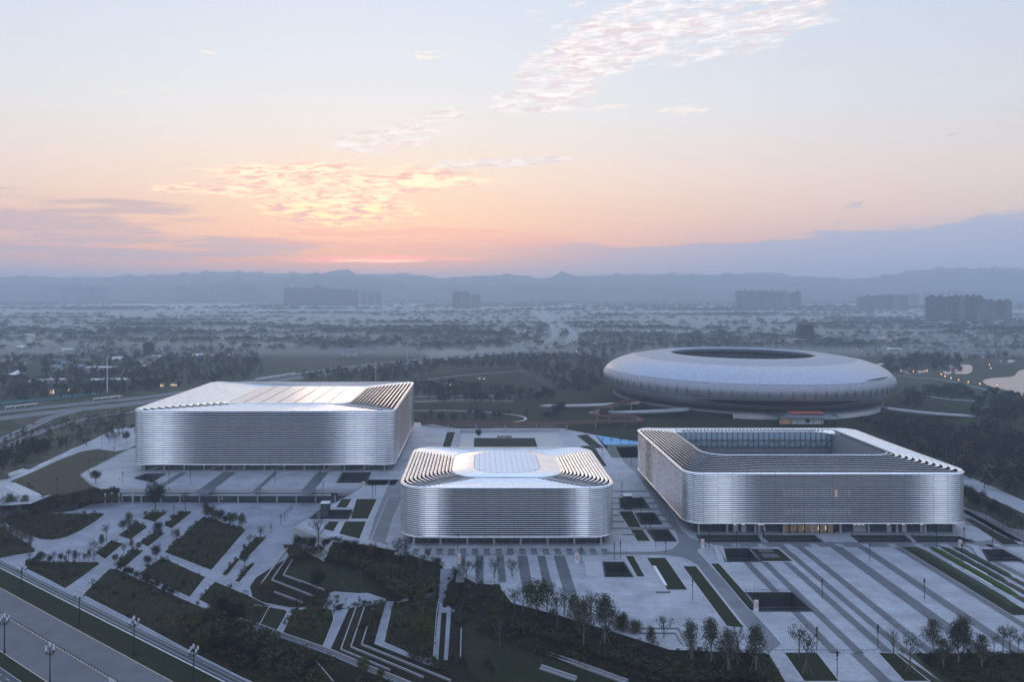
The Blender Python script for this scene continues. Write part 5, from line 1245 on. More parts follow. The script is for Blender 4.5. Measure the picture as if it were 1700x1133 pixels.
def sign():
    r = empty('sign_pylon', (0, 0, 0), '', 'sign', 'white pylons with red panels'); mb = MB(); mb.box(-.75, .75, -.25, .25, 0, 4.2); mb.build('pylon', m_white, r)
    mb = MB(); mb.box(-.55, .55, -.3, -.26, 1.6, 3.9); rp = mb.build('red_panel', m_sg, r); mb = MB(); mb.box(-.4, .4, -.32, -.3, 2.2, 2.5); mb.box(-.1, .3, -.32, -.3, 2.8, 3.5); mb.build('lettering', m_white, rp); return r
sg = sign()
for i, (p, lb) in enumerate([(ZA([(93,178)])[0], 'by the cobbled crossroads'), (ZA([(598,772)])[0], 'at the corner of the large stair court'), (ZB([(1100,185)])[0], 'near the right end of the long hedges'), ((957.5,936), 'beside the square court'), ((762.5,937), 'in front of the middle hall left corner'), ((603.5,812), 'at the corner of the left deck'), ((198.5,802), 'at the left end of the deck railing')]):
    o = sg if i == 0 else copy_tree(sg); o.location = (*G(*p), 0); o['label'] = 'white sign pylon with a red panel, ' + lb
def car(col, name):
    r = empty('car', (0, 0, 0), '', 'car'); m = mat('car_paint_' + name, col, .3, .2, var=.02)
    mb = MB(); mb.box(-.9, .9, -2.2, 2.2, .35, .95); mb.build('body', m, r)
    mb = MB(); P = [(-.8, -1.3, .95), (.8, -1.3, .95), (.8, 1.6, .95), (-.8, 1.6, .95), (-.65, -.7, 1.5), (.65, -.7, 1.5), (.65, 1.1, 1.5), (-.65, 1.1, 1.5)]
    for q in ((0,1,5,4),(1,2,6,5),(2,3,7,6),(3,0,4,7),(4,5,6,7)): mb.face([P[i] for i in q])
    mb.build('cabin', m_glass, r)
    for x in (-.85, .65):
        for y in (-1.4, 1.4): w = MB(); w.lathe([(.01, 0), (.33, 0), (.33, .2), (.01, .2)], 10); o = w.build('wheel', m_black, r); o.rotation_euler = (0, math.pi/2, 0); o.location = (x, y, .33)
    return r
cars = {'white': car((.6,.6,.62), 'white'), 'dark': car((.05,.05,.06), 'dark'), 'red': car((.5,.05,.03), 'red')}
usedc = set()
def put_car(c, x, y, a, label, grp_=None):
    o = cars[c] if c not in usedc else copy_tree(cars[c]); usedc.add(c); o.location = (x, y, .06); o.rotation_euler.z = a; o['label'] = label
    if grp_: o['group'] = grp_
put_car('red', *G(57, 705), 1.2, 'red car on the side road at the left')
def along(line, t):
    L = [math.dist(a, b) for a, b in zip(line, line[1:])]; s = t * sum(L)
    for a, b, l in zip(line, line[1:], L):
        if s <= l: return lerp(a[0], b[0], s/l), lerp(a[1], b[1], s/l), math.atan2(b[1]-a[1], b[0]-a[0]) - math.pi/2, s
        s -= l
    return (*line[-1], 0, 0)
vis = sorted(rt.uniform(.12, .93) for _ in range(16))
for i, t in enumerate(vis):
    x, y, a, _ = along(hwp if i % 2 else hwp2, t); c = 'white' if i % 3 else 'dark'; put_car(c, x + 2*math.cos(a), y + 2*math.sin(a), a, f'small {c} car on the highway, {ordw(i)} counting away from the left edge', 'cars on the highway')
# lake lamps (lit)
m_or = mat('orange_lamp', (1,.6,.25), .5, emit=((1, .5, .18), 1.4))
la = Z4([(1150,795),(1176,810),(1215,822),(1266,835),(1330,850),(1407,862),(1520,875),(1686,945),(883,770),(965,775),(1057,770),(1470,730),(1480,755)])
la.sort()
for i, p in enumerate(la):
    g = G(*p); r = empty('lit_lamp', (*g, 0), f'glowing orange lantern post by the lake, {ordw(i)} from the left', 'lamp', 'orange lanterns by the lake'); mb = MB(); mb.cyl(0, 0, 0, 4.5, .15, n=6); mb.build('pole', m_dark, r); mb = MB(); mb.lathe([(.1, 4.4), (.55, 4.8), (.55, 6.6), (.1, 7.0)], 8); mb.build('lantern', m_or, r)
# warm lights in the distance
m_wl = mat('warm_light', (1,.8,.6), .5, emit=((1,.75,.5), 1.5))
wl = [(14,491),(57,492),(285,491),(334,501),(407,502),(419,503),(440,502),(710,499),(711,513),(996,496),(1109,504),(1390,511),(1403,511),(1643,537),(1653,536),(1672,538),(1691,538),(82,547),(320,597),(380,596),(484,577),(501,577),(957,590),(970,594),(987,586),(1009,586),(1423,586),(1430,590)]
wl.sort()
for i, p in enumerate(wl):
    g = G(*p); s = g[1] / 1000; r = empty('distant_light', (*g, 0), f'tiny warm light on a pole in the plain, {ordw(i)} from the left', 'light', 'distant lights on the plain'); mb = MB(); mb.cyl(0, 0, 0, 6, .2, n=5); mb.build('pole', m_dark, r)
    mb = MB(); q = .28 + .42*s; mb.lathe([(.02, 6), (q, 6 + q), (.02, 6 + 2*q)], 6); mb.build('lamp_head', m_wl, r)
# sheds with warm open fronts
for i, (a, b, z) in enumerate([((740,642),(772,640),2.5),((790,631),(806,630),2),((72,655),(103,652),5),((107,652),(130,650),4),((134,650),(149,650),4),((283,642),(297,641),3),((266,643),(272,643),4)]):
    p0, p1 = G(*a), G(*b); r = empty('lit_shed', (*p0, 0), f'low shed with a warm lit front, {["before the park trees right of the largest hall","small one right of that park shed","first of three beyond the highway at the left","second of three beyond the highway at the left","third of three beyond the highway at the left","right one just left of the largest hall","left one just left of the largest hall"][i]}', 'shed')
    w = p1[0] - p0[0]; mb = MB(); mb.box(0, w, .1, 6, 0, z + .6); mb.build('wall', m_hw[1], r); mb = MB(); mb.box(-.5, w + .5, -1, 7, z + .6, z + 1); mb.build('roof', m_roofs[3], r)
    k = max(3, int(w / 3)); wm = MB(); wm.box(-.9, .9, -.05, .05, .6, z); wme = wm.mesh('window', m_ww)
    for j in range(k):
        if rt.random() < .75: o = link('window', wme, r); o.location = (w*(j+.5)/k, 0, 0)
# ---------------------------------------------------------------- trees
def leafmat(name, c1, c2):
    m = bpy.data.materials.new(name); m.use_nodes = True; t = m.node_tree; b = t.nodes['Principled BSDF']; b.inputs['Roughness'].default_value = .8; b.inputs['Specular IOR Level'].default_value = .06
    g = t.nodes.new('ShaderNodeNewGeometry'); oi = t.nodes.new('ShaderNodeObjectInfo'); ad = t.nodes.new('ShaderNodeMath'); ad.operation = 'ADD'
    mu = t.nodes.new('ShaderNodeMath'); mu.operation = 'MULTIPLY'; mu.inputs[1].default_value = .7; t.links.new(g.outputs['Random Per Island'], mu.inputs[0])
    m2 = t.nodes.new('ShaderNodeMath'); m2.operation = 'MULTIPLY'; m2.inputs[1].default_value = .3; t.links.new(oi.outputs['Random'], m2.inputs[0])
    t.links.new(mu.outputs[0], ad.inputs[0]); t.links.new(m2.outputs[0], ad.inputs[1])
    r = t.nodes.new('ShaderNodeValToRGB'); r.color_ramp.elements[0].color = (*c1, 1); r.color_ramp.elements[1].color = (*c2, 1); t.links.new(ad.outputs[0], r.inputs[0]); t.links.new(r.outputs[0], b.inputs['Base Color']); return m
m_bark = mat('bark', (.075,.066,.056), .9, var=.3, scale=2)
m_barkp = mat('pale_bark', (.15,.14,.125), .9, var=.3, scale=2)
LM = {'sparse': leafmat('sparse_leaves', (.014,.018,.011), (.048,.052,.030)), 'olive': leafmat('olive_leaves', (.028,.031,.020), (.082,.080,.052)), 'dense': leafmat('dark_leaves', (.007,.010,.007), (.022,.028,.017)), 'rust': leafmat('rust_leaves', (.05,.032,.022), (.11,.065,.04)), 'green': leafmat('green_leaves', (.03,.045,.018), (.075,.09,.03))}
def leafquad(V, Fc, p, s, rr):
    n = Vector((rr.gauss(0,1), rr.gauss(0,1), rr.gauss(0,1) + .6)).normalized(); u = n.cross(Vector((rr.gauss(0,1), rr.gauss(0,1), rr.gauss(0,1)))).normalized(); w = n.cross(u)
    b = len(V); a = s * rr.uniform(.6, 1.3); c = a * rr.uniform(.5, .9)
    V += [tuple(p + u*a), tuple(p + w*c), tuple(p - u*a), tuple(p - w*c)]; Fc.append((b, b+1, b+2, b+3))
def make_tree(kind, seed):
    rr = random.Random(seed); T = MB(); V = []; Fc = []; Hh = 10.0; tips = []
    def branch(p, d, L, r, lvl):
        pts = [p]; q = p; dd = d
        for i in range(3):
            dd = (dd + Vector((rr.gauss(0,.09), rr.gauss(0,.09), .10 if kind != 'bare' else .12))).normalized(); q = q + dd * L / 3; pts.append(q)
        T.tube(pts, r, 3, r1=r * .45)
        if lvl == 0: tips.append((q, dd)); tips.append((pts[2], dd)); return
        for k in range(rr.choice([2, 3])):
            a = pts[rr.choice([1, 2, 3])]; n = (dd + Vector((rr.gauss(0,.5), rr.gauss(0,.5), rr.gauss(.25,.25)))).normalized(); branch(a, n, L * rr.uniform(.5, .7), r * .5, lvl - 1)
        tips.append((q, dd))
    th = {'sparse': 3.2, 'olive': 1.8, 'dense': 2.2, 'bare': 2.6, 'round': .8}[kind]
    lean = Vector((rr.uniform(-.03,.03), rr.uniform(-.03,.03), 1)).normalized(); top = 9.2 if kind in ('olive',) else 7.5
    T.tube([(0,0,-.2), tuple(lean*th), tuple(lean*(th+top)/2), tuple(lean*top)], .20, 5, r1=.05)
    nb = {'sparse': 10, 'olive': 24, 'dense': 14, 'bare': 12, 'round': 8}[kind]
    for k in range(nb):
        t = (k + .5) / nb; z = lerp(th, top * .93, t); a = k * 2.4 + rr.uniform(-.4, .4)
        if kind == 'olive': L = lerp(2.6, .8, t) * rr.uniform(.8, 1.2); up = .8
        elif kind == 'sparse': L = lerp(3.6, 1.9, t) * rr.uniform(.75, 1.1); up = 1.3
        elif kind == 'bare': L = lerp(3.4, 1.8, t); up = 1.4
        else: L = lerp(3.2, 2.2, t) * rr.uniform(.8, 1.1); up = .7
        branch(lean * z, Vector((math.cos(a), math.sin(a), up)).normalized(), L, .085, 1)
    for q, dd in tips:
        if kind == 'bare': n, sp, s = 2, .35, .10
        elif kind == 'sparse': n, sp, s = (16 if rr.random() < .7 else 3), .34, .125
        elif kind == 'olive': n, sp, s = 22, .5, .13
        elif kind == 'round': n, sp, s = 26, .9, .22
        else: n, sp, s = 30, .75, .20
        for _ in range(n): leafquad(V, Fc, q + Vector((rr.gauss(0, sp), rr.gauss(0, sp), rr.gauss(0, sp * .9))), s, rr)
    me = bpy.data.meshes.new('crown'); me.from_pydata(V, [], Fc); zmax = max(v[2] for v in V); return T, me, zmax
PROT = {}
for kind, seeds in (('sparse', (1, 2, 3, 4)), ('olive', (5, 6, 7)), ('dense', (8, 9, 10)), ('bare', (11, 12)), ('round', (13, 14))):
    for s in seeds:
        T, me, zm = make_tree(kind, s); me.materials.append(LM['dense' if kind == 'round' else ('sparse' if kind == 'bare' else kind)])
        PROT.setdefault(kind, []).append((T.mesh('trunk', m_barkp if kind == 'olive' else m_bark), me, zm))
cr_r = PROT['dense'][0][1].copy(); cr_r.materials.clear(); cr_r.materials.append(LM['rust']); PROT['rust'] = [(PROT['dense'][0][0], cr_r, PROT['dense'][0][2])]
cr_g = PROT['sparse'][1][1].copy(); cr_g.materials.clear(); cr_g.materials.append(LM['green']); cr_g2 = PROT['dense'][1][1].copy(); cr_g2.materials.clear(); cr_g2.materials.append(LM['green'])
PROT['green'] = [(PROT['sparse'][1][0], cr_g, PROT['sparse'][1][2]), (PROT['dense'][1][0], cr_g2, PROT['dense'][1][2])]
stk = MB()
for k in range(3): a = 2.1 * k; stk.tube([(1.3*math.cos(a), 1.3*math.sin(a), 0), (.12*math.cos(a), .12*math.sin(a), 3.0)], .05, 4)
stkme = stk.mesh('stakes', m_barkp)
rtree = random.Random(21)
DESC = {'sparse': 'slender tufted tree', 'olive': 'upright olive-grey tree', 'dense': 'leafy dark tree', 'bare': 'nearly bare tree', 'round': 'round clipped shrub', 'rust': 'rust brown tree', 'green': 'yellow-green tree'}
NT = [0]
def tree(x, y, z, h, kind, stakes=False, wide=1.0):
    tm, cm, zm = rtree.choice(PROT[kind]); s = h / zm
    r = empty('shrub' if kind == 'round' else 'tree', (x, y, z), None, 'shrub' if kind == 'round' else 'tree', None, rtree.uniform(0, 6.28)); r.scale = (s*wide, s*wide, s)
    link('trunk', tm, r); link('crown', cm, r)
    if stakes: link('stakes', stkme, r)
    NT[0] += 1; return r
def grove(items, place, group, z=0.0):
    """items: (px, py_base, height_px, kind, stakes); labelled by their order in the picture"""
    items = sorted(items, key=lambda q: q[0]); cnt = {}
    for it in items:
        px, py, hp, kind = it[:4]; x, y = G(px, py, z); h = hp * y / F; r = tree(x, y, z, h, kind, len(it) > 4 and it[4], it[5] if len(it) > 5 else 1.0)
        i = cnt.get(kind, 0); cnt[kind] = i + 1; r['label'] = f'{DESC[kind]}, {ordw(i)} such from the left {place}'; r['group'] = group
def zt_(o, pts):
    ox, oy, s = o; return [(ox + p[0]/s, oy + p[1]/s, p[2]/s, *p[3:]) for p in pts]
Z7o, Z8o, Z6o, Z5o, Z13o = (850, 850, 4.0), (1275, 850, 4.0), (425, 820, 3.619), (0, 820, 3.619), (1400, 640, 3.777)
grove(zt_(Z7o, [(20,700,200,'green'),(75,700,220,'sparse',1),(160,720,300,'green'),(235,715,270,'sparse'),(300,795,290,'sparse'),(345,740,230,'sparse'),(415,780,250,'olive'),(475,885,340,'olive'),(520,760,240,'sparse'),(615,890,360,'olive',1),(665,800,170,'sparse'),(720,830,160,'green'),(740,850,190,'olive'),(820,860,160,'green'),(925,925,180,'olive'),(1010,900,225,'sparse')]), 'along the lower edge of the central plaza', 'trees along the plaza edge', -3.0)
grove(zt_(Z7o, [(1190,980,280,'olive',1),(1320,990,300,'olive',1),(1435,1050,280,'olive',1),(1495,1005,260,'sparse',1),(1620,1050,310,'olive',1)]), 'in the staked row by the plaza corner', 'staked trees')
grove(zt_(Z7o, [(1190,960,80,'round'),(1255,940,50,'round'),(1385,940,50,'round'),(1495,950,70,'round'),(1435,960,60,'round')]), 'under the staked row', 'round shrubs')
grove(zt_(Z8o, [(205,1000,270,'sparse'),(255,1080,290,'sparse',1),(835,978,235,'bare'),(945,1070,265,'sparse',1),(1095,965,265,'olive'),(1165,1050,220,'olive'),(1265,1025,320,'olive'),(1300,965,300,'olive'),(1420,1050,250,'olive'),(1500,940,120,'sparse'),(1560,950,200,'sparse'),(1605,965,220,'sparse'),(1665,945,130,'sparse'),(1720,980,200,'sparse')]), 'along the front edge of the right plaza', 'trees on the right plaza edge')
grove(zt_(Z8o, [(1070,1020,70,'round'),(1125,975,75,'round'),(1205,965,90,'round'),(1335,960,60,'round'),(1450,1010,60,'round'),(1550,1040,70,'round'),(1640,1000,70,'round')]), 'in the dark bed at the lower right', 'round shrubs')
# garden trees, lower level
grove(zt_(Z6o, [(60,660,150,'rust'),(25,300,110,'green'),(90,240,70,'bare'),(150,190,75,'bare'),(172,165,70,'bare'),(190,140,60,'bare'),(210,120,55,'bare'),(370,600,160,'dense'),(515,560,130,'bare',1),(630,560,130,'bare'),(880,560,150,'sparse'),(990,690,120,'green'),(1005,960,230,'green',1),(1225,780,120,'bare',1),(1465,935,220,'bare'),(1420,700,120,'sparse'),(1310,870,90,'bare'),(690,760,110,'sparse'),(610,820,120,'bare'),(330,1100,120,'dense'),(100,960,130,'green'),(640,1110,140,'green'),(750,1133,90,'green'),(340,660,60,'round'),(300,665,50,'round'),(430,640,50,'round'),(1180,1030,60,'round'),(1240,1050,70,'round'),(1390,1060,70,'round'),(1420,1090,60,'round')]), 'in the terraced garden', 'garden trees', LOW)
grove(zt_(Z6o, [(250,330,90,'dense'),(290,345,95,'dense'),(340,340,90,'dense'),(375,350,210,'sparse'),(410,330,60,'dense'),(440,330,70,'dense'),(470,330,80,'rust'),(500,335,80,'dense'),(545,360,90,'dense'),(590,370,100,'dense'),(640,400,110,'dense'),(690,400,110,'rust'),(735,420,110,'dense'),(790,440,110,'sparse'),(850,430,170,'sparse'),(905,450,190,'sparse'),(985,500,150,'bare'),(1035,450,130,'sparse'),(1085,470,100,'dense'),(460,380,70,'green'),(520,390,60,'green'),(790,480,70,'green'),(830,500,70,'green'),(930,490,70,'green')]), 'on the bank beside the middle hall', 'trees on the shrub bank', -4.0)
grove(zt_(Z6o, [(1190,560,120,'sparse'),(1265,570,190,'sparse'),(1335,570,195,'sparse'),(1430,570,190,'sparse'),(1540,560,180,'sparse')]), 'in the row before the middle hall', 'trees before the middle hall', -4.0)
it = []
def along_edge(pts, n, kind, hp, jit=6):
    out = []; L = resample(pts, 1e9); tot = sum(math.dist(a, b) for a, b in zip(pts, pts[1:]))
    for i in range(n):
        s = tot * (i + .5) / n
        for a, b in zip(pts, pts[1:]):
            l = math.dist(a, b)
            if s <= l: out.append((lerp(a[0], b[0], s/l) + rtree.uniform(-jit, jit), lerp(a[1], b[1], s/l) + rtree.uniform(-jit, jit), hp * rtree.uniform(.7, 1.2), kind if isinstance(kind, str) else rtree.choice(kind))); break
            s -= l
    return out
grove(zt_(Z5o, along_edge([(0,230),(90,270),(190,320)], 8, 'olive', 80) + along_edge([(165,420),(330,420),(580,410)], 14, ['olive', 'dense', 'sparse'], 70) + [(560,400,130,'sparse'),(640,290,110,'sparse'),(610,330,90,'olive'),(740,230,80,'green'),(775,240,140,'olive'),(950,260,100,'dense'),(935,400,100,'dense'),(890,440,75,'dense'),(1040,300,90,'green'),(1065,290,85,'olive'),(690,420,60,'dense'),(740,390,100,'green'),(790,340,70,'olive'),(835,345,60,'green'),(240,420,50,'round'),(200,425,50,'round')] + along_edge([(1225,150),(1470,225)], 9, ['green', 'olive', 'dense'], 95) + along_edge([(680,460),(1080,640)], 16, ['dense', 'sparse', 'dense'], 60) + [(935,110,200,'dense'),(1115,110,120,'sparse'),(1045,120,60,'bare'),(1470,440,100,'dense'),(1500,330,90,'sparse'),(60,130,140,'olive'),(20,150,150,'sparse'),(100,135,130,'sparse'),(150,130,130,'olive'),(330,60,90,'sparse'),(460,120,90,'bare')]), 'among the paved beds at the lower left', 'trees among the paved beds', LOW)
grove(zt_(Z5o, along_edge([(1150,860),(1330,740),(1500,820)], 10, ['dense', 'green', 'olive'], 150, 14) + along_edge([(1200,930),(1400,1000),(1530,1060)], 10, ['dense', 'dense', 'green'], 130, 20)), 'in the thicket above the cycle path', 'trees of the thicket', LOW)
# right woods beyond the right road (largest ones as single trees)
wood = []
for i in range(70):
    t = rtree.random(); px = lerp(1470, 1720, t) + rtree.uniform(-8, 8); yb = lerp(738, 872, t); py = yb - rtree.uniform(0, 85) * (1 if t > .2 else t * 5)
    if px < 1600 and py > 712 + (px - 1390) * .377: continue
    if 1597 < px and abs(py - (800 + (px - 1597) * .48)) < 13: continue
    wood.append((px, py, rtree.uniform(17, 27) * (py - HY) / 330, rtree.choice(['dense', 'dense', 'olive', 'rust', 'sparse'])))
for i in range(16): px = lerp(1605, 1700, (i + .5) / 16); wood.append((px, 838 + (px - 1600) * .5 + rtree.uniform(-4, 3), rtree.uniform(28, 40), rtree.choice(['olive', 'sparse', 'dense'])))
grove(wood, 'in the wood beside the right road', 'trees of the right wood')
grove(zt_((0, 640, 4.72), [(750,770,115,'dense',0,1.3),(200,500,90,'dense'),(250,490,100,'dense'),(320,520,100,'dense'),(360,540,70,'dense'),(610,490,50,'bare'),(600,960,130,'dense'),(540,960,120,'sparse'),(660,960,130,'sparse'),(900,470,90,'sparse'),(990,450,100,'dense'),(940,440,90,'sparse'),(480,960,60,'dense'),(700,950,70,'dense'),(455,985,70,'dense'),(500,1000,60,'rust'),(380,1000,50,'dense'),(300,1005,70,'olive'),(230,1010,60,'dense'),(160,1010,80,'sparse')]), 'around the meadow at the left', 'trees round the meadow', 0.0)
grove([(570+0,0,0,'dense')][:0] + [(794,729,18,'dense'),(1003,705,30,'dense'),(905,662,22,'dense'),(915,668,24,'dense'),(922,694,24,'dense'),(930,690,26,'dense'),(899,668,20,'dense'),(912,700,18,'dense'),(845,692,12,'dense'),(1365,0,0,'x')][:9] + [(1205,707,26,'dense'),(1212,708,22,'dense'),(1197,706,22,'rust'),(1190,705,18,'dense')] + [(1052+i*12, 737, 12, 'sparse') for i in range(1)] + [(1000+i*15, 738, 11, 'sparse') for i in range(4)], 'behind the middle and right halls', 'park trees behind the halls')

# ---------------------------------------------------------------- masses of small trees, shrubs and leaves (uncountable)
def cluster_templates():
    T = []
    rr = random.Random(4)
    for q, (nl, s) in enumerate([(46, .13), (46, .12), (54, .075), (40, .10), (14, .36), (14, .36), (60, .06)]):
        V = []; Fc = []
        shape = [(1, 1), (.8, 1.2), (.6, 1.3), (1.1, .95), (1, 1), (1.2, .8), (.8, 1.25)][q]
        for _ in range(nl):
            a = rr.uniform(0, 6.28); u = rr.uniform(-1, 1); rad = rr.uniform(.35, 1) ** .6; c = math.sqrt(1 - u*u); k = .42 * rad * (1 + .25 * math.sin(3*a + q))
            p = Vector((c*math.cos(a)*k*shape[0], c*math.sin(a)*k*shape[0], .58 + u*.36*rad*shape[1])); leafquad(V, Fc, p, s, rr)
        b = len(V); V += [(-.03, 0, 0), (.03, 0, 0), (.02, 0, .6), (-.02, 0, .6), (0, -.03, 0), (0, .03, 0), (0, .02, .6), (0, -.02, .6)]; Fc += [(b, b+1, b+2, b+3), (b+4, b+5, b+6, b+7)]
        T.append((np.array(V), np.array(Fc)))
    return T
TPL = cluster_templates(); FARM = leafmat('distant_leaves', (.010,.014,.010), (.032,.038,.024)); SHM = leafmat('shrub_leaves', (.006,.008,.005), (.075,.074,.042))
def scatter(name, pts, m, label=None, low_only=False):
    """pts: x, y, z, height, width factor, template"""
    if not pts: return
    r = np.random.default_rng(3); VV = []; FF = []; base = 0
    for k in range(len(TPL)):
        P = np.array([p[:5] for p in pts if p[5] == k])
        if not len(P): continue
        tv, tf = TPL[k]; n = len(P); a = r.uniform(0, 6.28, n); c, s = np.cos(a), np.sin(a)
        x = tv[None,:,0]*c[:,None] - tv[None,:,1]*s[:,None]; y = tv[None,:,0]*s[:,None] + tv[None,:,1]*c[:,None]
        v = np.stack([P[:,0:1] + x*(P[:,3]*P[:,4])[:,None], P[:,1:2] + y*(P[:,3]*P[:,4])[:,None], P[:,2:3] + tv[None,:,2]*P[:,3:4]], -1).reshape(-1, 3)
        f = (tf[None] + (np.arange(n)*len(tv))[:,None,None]).reshape(-1, 4) + base; base += len(v); VV.append(v); FF.append(f)
    V = np.concatenate(VV); Fq = np.concatenate(FF); me = bpy.data.meshes.new(name); me.vertices.add(len(V)); me.vertices.foreach_set('co', V.ravel().astype(np.float32))
    me.loops.add(len(Fq)*4); me.loops.foreach_set('vertex_index', Fq.ravel().astype(np.int32)); me.polygons.add(len(Fq)); me.polygons.foreach_set('loop_start', (np.arange(len(Fq))*4).astype(np.int32))
    me.update(calc_edges=True); me.materials.append(m); o = link(name, me); tagset(o, kind='stuff', label=label); return o
rs = random.Random(77)
def region(poly, n, h0, h1, tp=(0, 1, 2, 3, 6, 2), avoid=(), z=0.0, wf=(.8, 1.3)):
    g = GP(poly, z); bb = bbox(g); out = []; k = 0
    avo = [GP(a, z) for a in avoid]
    while len(out) < n and k < n * 40:
        k += 1; p = (rs.uniform(bb[0], bb[1]), rs.uniform(bb[2], bb[3]))
        if inpoly(p, g) and not any(inpoly(p, a) for a in avo): out.append((*p, z, rs.uniform(h0, h1), rs.uniform(*wf), rs.choice(tp)))
    return out
def near_line(p, line, d):
    for a, b in zip(line, line[1:]):
        ax, ay, bx, by_ = a[0], a[1], b[0], b[1]; L = (bx-ax)**2 + (by_-ay)**2; t = max(0, min(1, ((p[0]-ax)*(bx-ax) + (p[1]-ay)*(by_-ay)) / L)) if L else 0
        if (p[0]-ax-t*(bx-ax))**2 + (p[1]-ay-t*(by_-ay))**2 < d*d: return True
    return False
def clear(pts, roads=((hwp, 17), (hwp2, 13))):
    return [p for p in pts if not any(near_line(p, l, d) for l, d in roads)]
mid = []
mid += region([(681,640),(760,640),(880,655),(900,668),(681,670)], 150, 7, 11); mid += region([(500,622),(620,610),(740,604),(700,628),(681,640),(500,634)], 150, 8, 14)
mid += region([(700,606),(860,590),(940,592),(1010,600),(1000,660),(930,650),(900,630),(860,612),(760,612)], 420, 7, 12)
mid += region([(681,690),(900,690),(930,700),(700,702)], 26, 5, 9); mid += region([(1000,670),(1060,700),(1190,706),(1190,690),(1080,675)], 45, 5, 9)
mid += region([(1070,706),(1215,706),(1215,690),(1100,690)], 20, 6, 10)
mid += region([(0,650),(200,640),(280,640),(280,648),(120,662),(0,672)], 150, 7, 12) + region([(0,600),(230,585),(420,580),(440,632),(360,640),(200,650),(0,655)], 620, 7, 15, avoid=[[(40,600),(70,600),(70,630),(40,630)]])
mid += region([(0,735),(120,700),(225,688),(225,730),(160,740),(60,755),(0,770)], 95, 5, 9, (2, 3, 6)) + region([(0,760),(60,740),(90,745),(0,790)], 40, 6, 10)
mid += region([(1420,712),(1480,705),(1590,716),(1640,712),(1700,735),(1860,800),(1860,850),(1700,842),(1597,797),(1480,737)], 330, 7, 12, avoid=[[(1500,684),(1618,684),(1625,714),(1495,714)]])
mid += region([(1410,690),(1500,668),(1540,660),(1520,690),(1490,715),(1430,712)], 60, 6, 10, avoid=[[(1500,684),(1618,684),(1625,714),(1495,714)]]) + region([(1615,690),(1640,660),(1720,660),(1760,700),(1640,706)], 80, 8, 14) + region([(1485,655),(1600,645),(1620,662),(1520,668)], 90, 6, 10)
mid += region([(1460,600),(1560,590),(1600,596),(1600,612),(1480,625)], 120, 8, 13) + region([(1600,560),(1760,560),(1760,600),(1600,600)], 170, 8, 13)
mid += region([(960,560),(1100,556),(1290,560),(1300,568),(1200,578),(1080,582),(1010,596),(960,596)], 620, 8, 15) + region([(1350,560),(1480,556),(1600,566),(1600,590),(1450,596),(1390,580)], 330, 5, 9)
mid += region([(640,560),(860,540),(880,560),(700,588)], 60, 7, 12)
mid = clear(mid); scatter('park_trees', mid, FARM, 'small trees of the parks and villages across the plain')
far = []
for i in range(250):        # hedgerows and copses of the misty plain
    py = 488 + 92 * rs.random() ** 1.25; px = rs.uniform(-120, 1850); y = F*H/(py - HY)
    if 1380 < px and 588 < py: continue
    n = int(rs.uniform(10, 60) * min(2.6, y / 1500)); L = rs.uniform(60, 420) * min(3, y / 1600); x0 = (px - VX)/F*y; a = rs.uniform(-.12, .12); ww = rs.uniform(8, 40)
    for k in range(n):
        s = rs.gauss(0, .4) * L; far.append((x0 + s, y + s*a + rs.gauss(0, ww), 0, rs.uniform(7, 15) * (1 if y < 4000 else 1.3), rs.uniform(1, 1.9), rs.choice((4, 5)) if y > 1900 else rs.choice((0, 1, 3))))
for k in range(1500):
    py = 490 + 95 * rs.random() ** 1.5; px = rs.uniform(-150, 1850); y = F*H/(py - HY); far.append(((px - VX)/F*y, y, 0, rs.uniform(6, 14), rs.uniform(.9, 1.6), rs.choice((4, 5))))
scatter('distant_trees', clear(far), FARM, 'hedgerows and copses fading into the mist')
# shrub masses near by
sh = []
def shr(polyf, n, h0, h1, z, tp=(0, 3), m=None, wf=(1.1, 1.9)):
    sh.extend(region(polyf, n, h0, h1, tp, z=z, wf=wf))
shr(Z6([(200,330),(330,310),(480,330),(640,345),(850,430),(1105,480),(1100,600),(830,620),(760,540),(560,425),(330,385),(225,400)]), 420, 1.4, 3.6, -5.5)
shr(Z6([(400,640),(480,620),(640,640),(780,650),(700,700),(460,705)]), 45, .8, 1.8, LOW)
shr(Z6([(700,700),(775,650),(705,900),(650,800)]), 60, .8, 2.2, LOW)
shr(Z6([(1185,700),(1300,690),(1500,640),(1480,700),(1330,745),(1240,780),(1190,790)]), 80, .8, 2.0, LOW); shr(Z6([(1190,560),(1465,570),(1520,600),(1300,670),(1185,680)]), 90, .8, 2.0, -6)
shr(Z6([(960,930),(1065,1000),(1160,1050),(1100,1080),(920,990)]), 50, .8, 2.2, LOW)
shr(Z7([(0,630),(300,700),(650,820),(1050,940),(1300,945),(1700,960),(1700,1133),(1100,1133),(700,1010),(400,900),(0,780)]), 900, 1.0, 2.8, -4.5)
shr(Z8([(985,950),(1850,950),(1900,1133),(1240,1133)]), 500, .7, 1.6, .1); shr(Z8([(0,1000),(90,1133),(0,1180),(-90,1133),(-90,1000)]), 60, 1, 2, -1)
for g, (pts, kind_) in zip(BED5, beds5):
    bb = bbox(g); n = int(abs(area(g)) * (.42 if kind_ != 'huge' else .36))
    for _ in range(n):
        p = (rs.uniform(bb[0], bb[1]), rs.uniform(bb[2], bb[3]))
        if inpoly(p, g): sh.append((*p, LOW + .1, rs.uniform(.5, 1.25), rs.uniform(1.1, 1.9), rs.choice((0, 3))))
sh += [(*p[:2], LOW, *p[3:]) for p in region(Z5([(1120,780),(1330,735),(1538,830),(1900,1010),(1900,1200),(1500,1080),(1250,960)]), 380, 1.5, 5, (0, 1, 3), z=LOW)]
bush = {'olive': [], 'green': [], 'dense': [], 'rust': []}
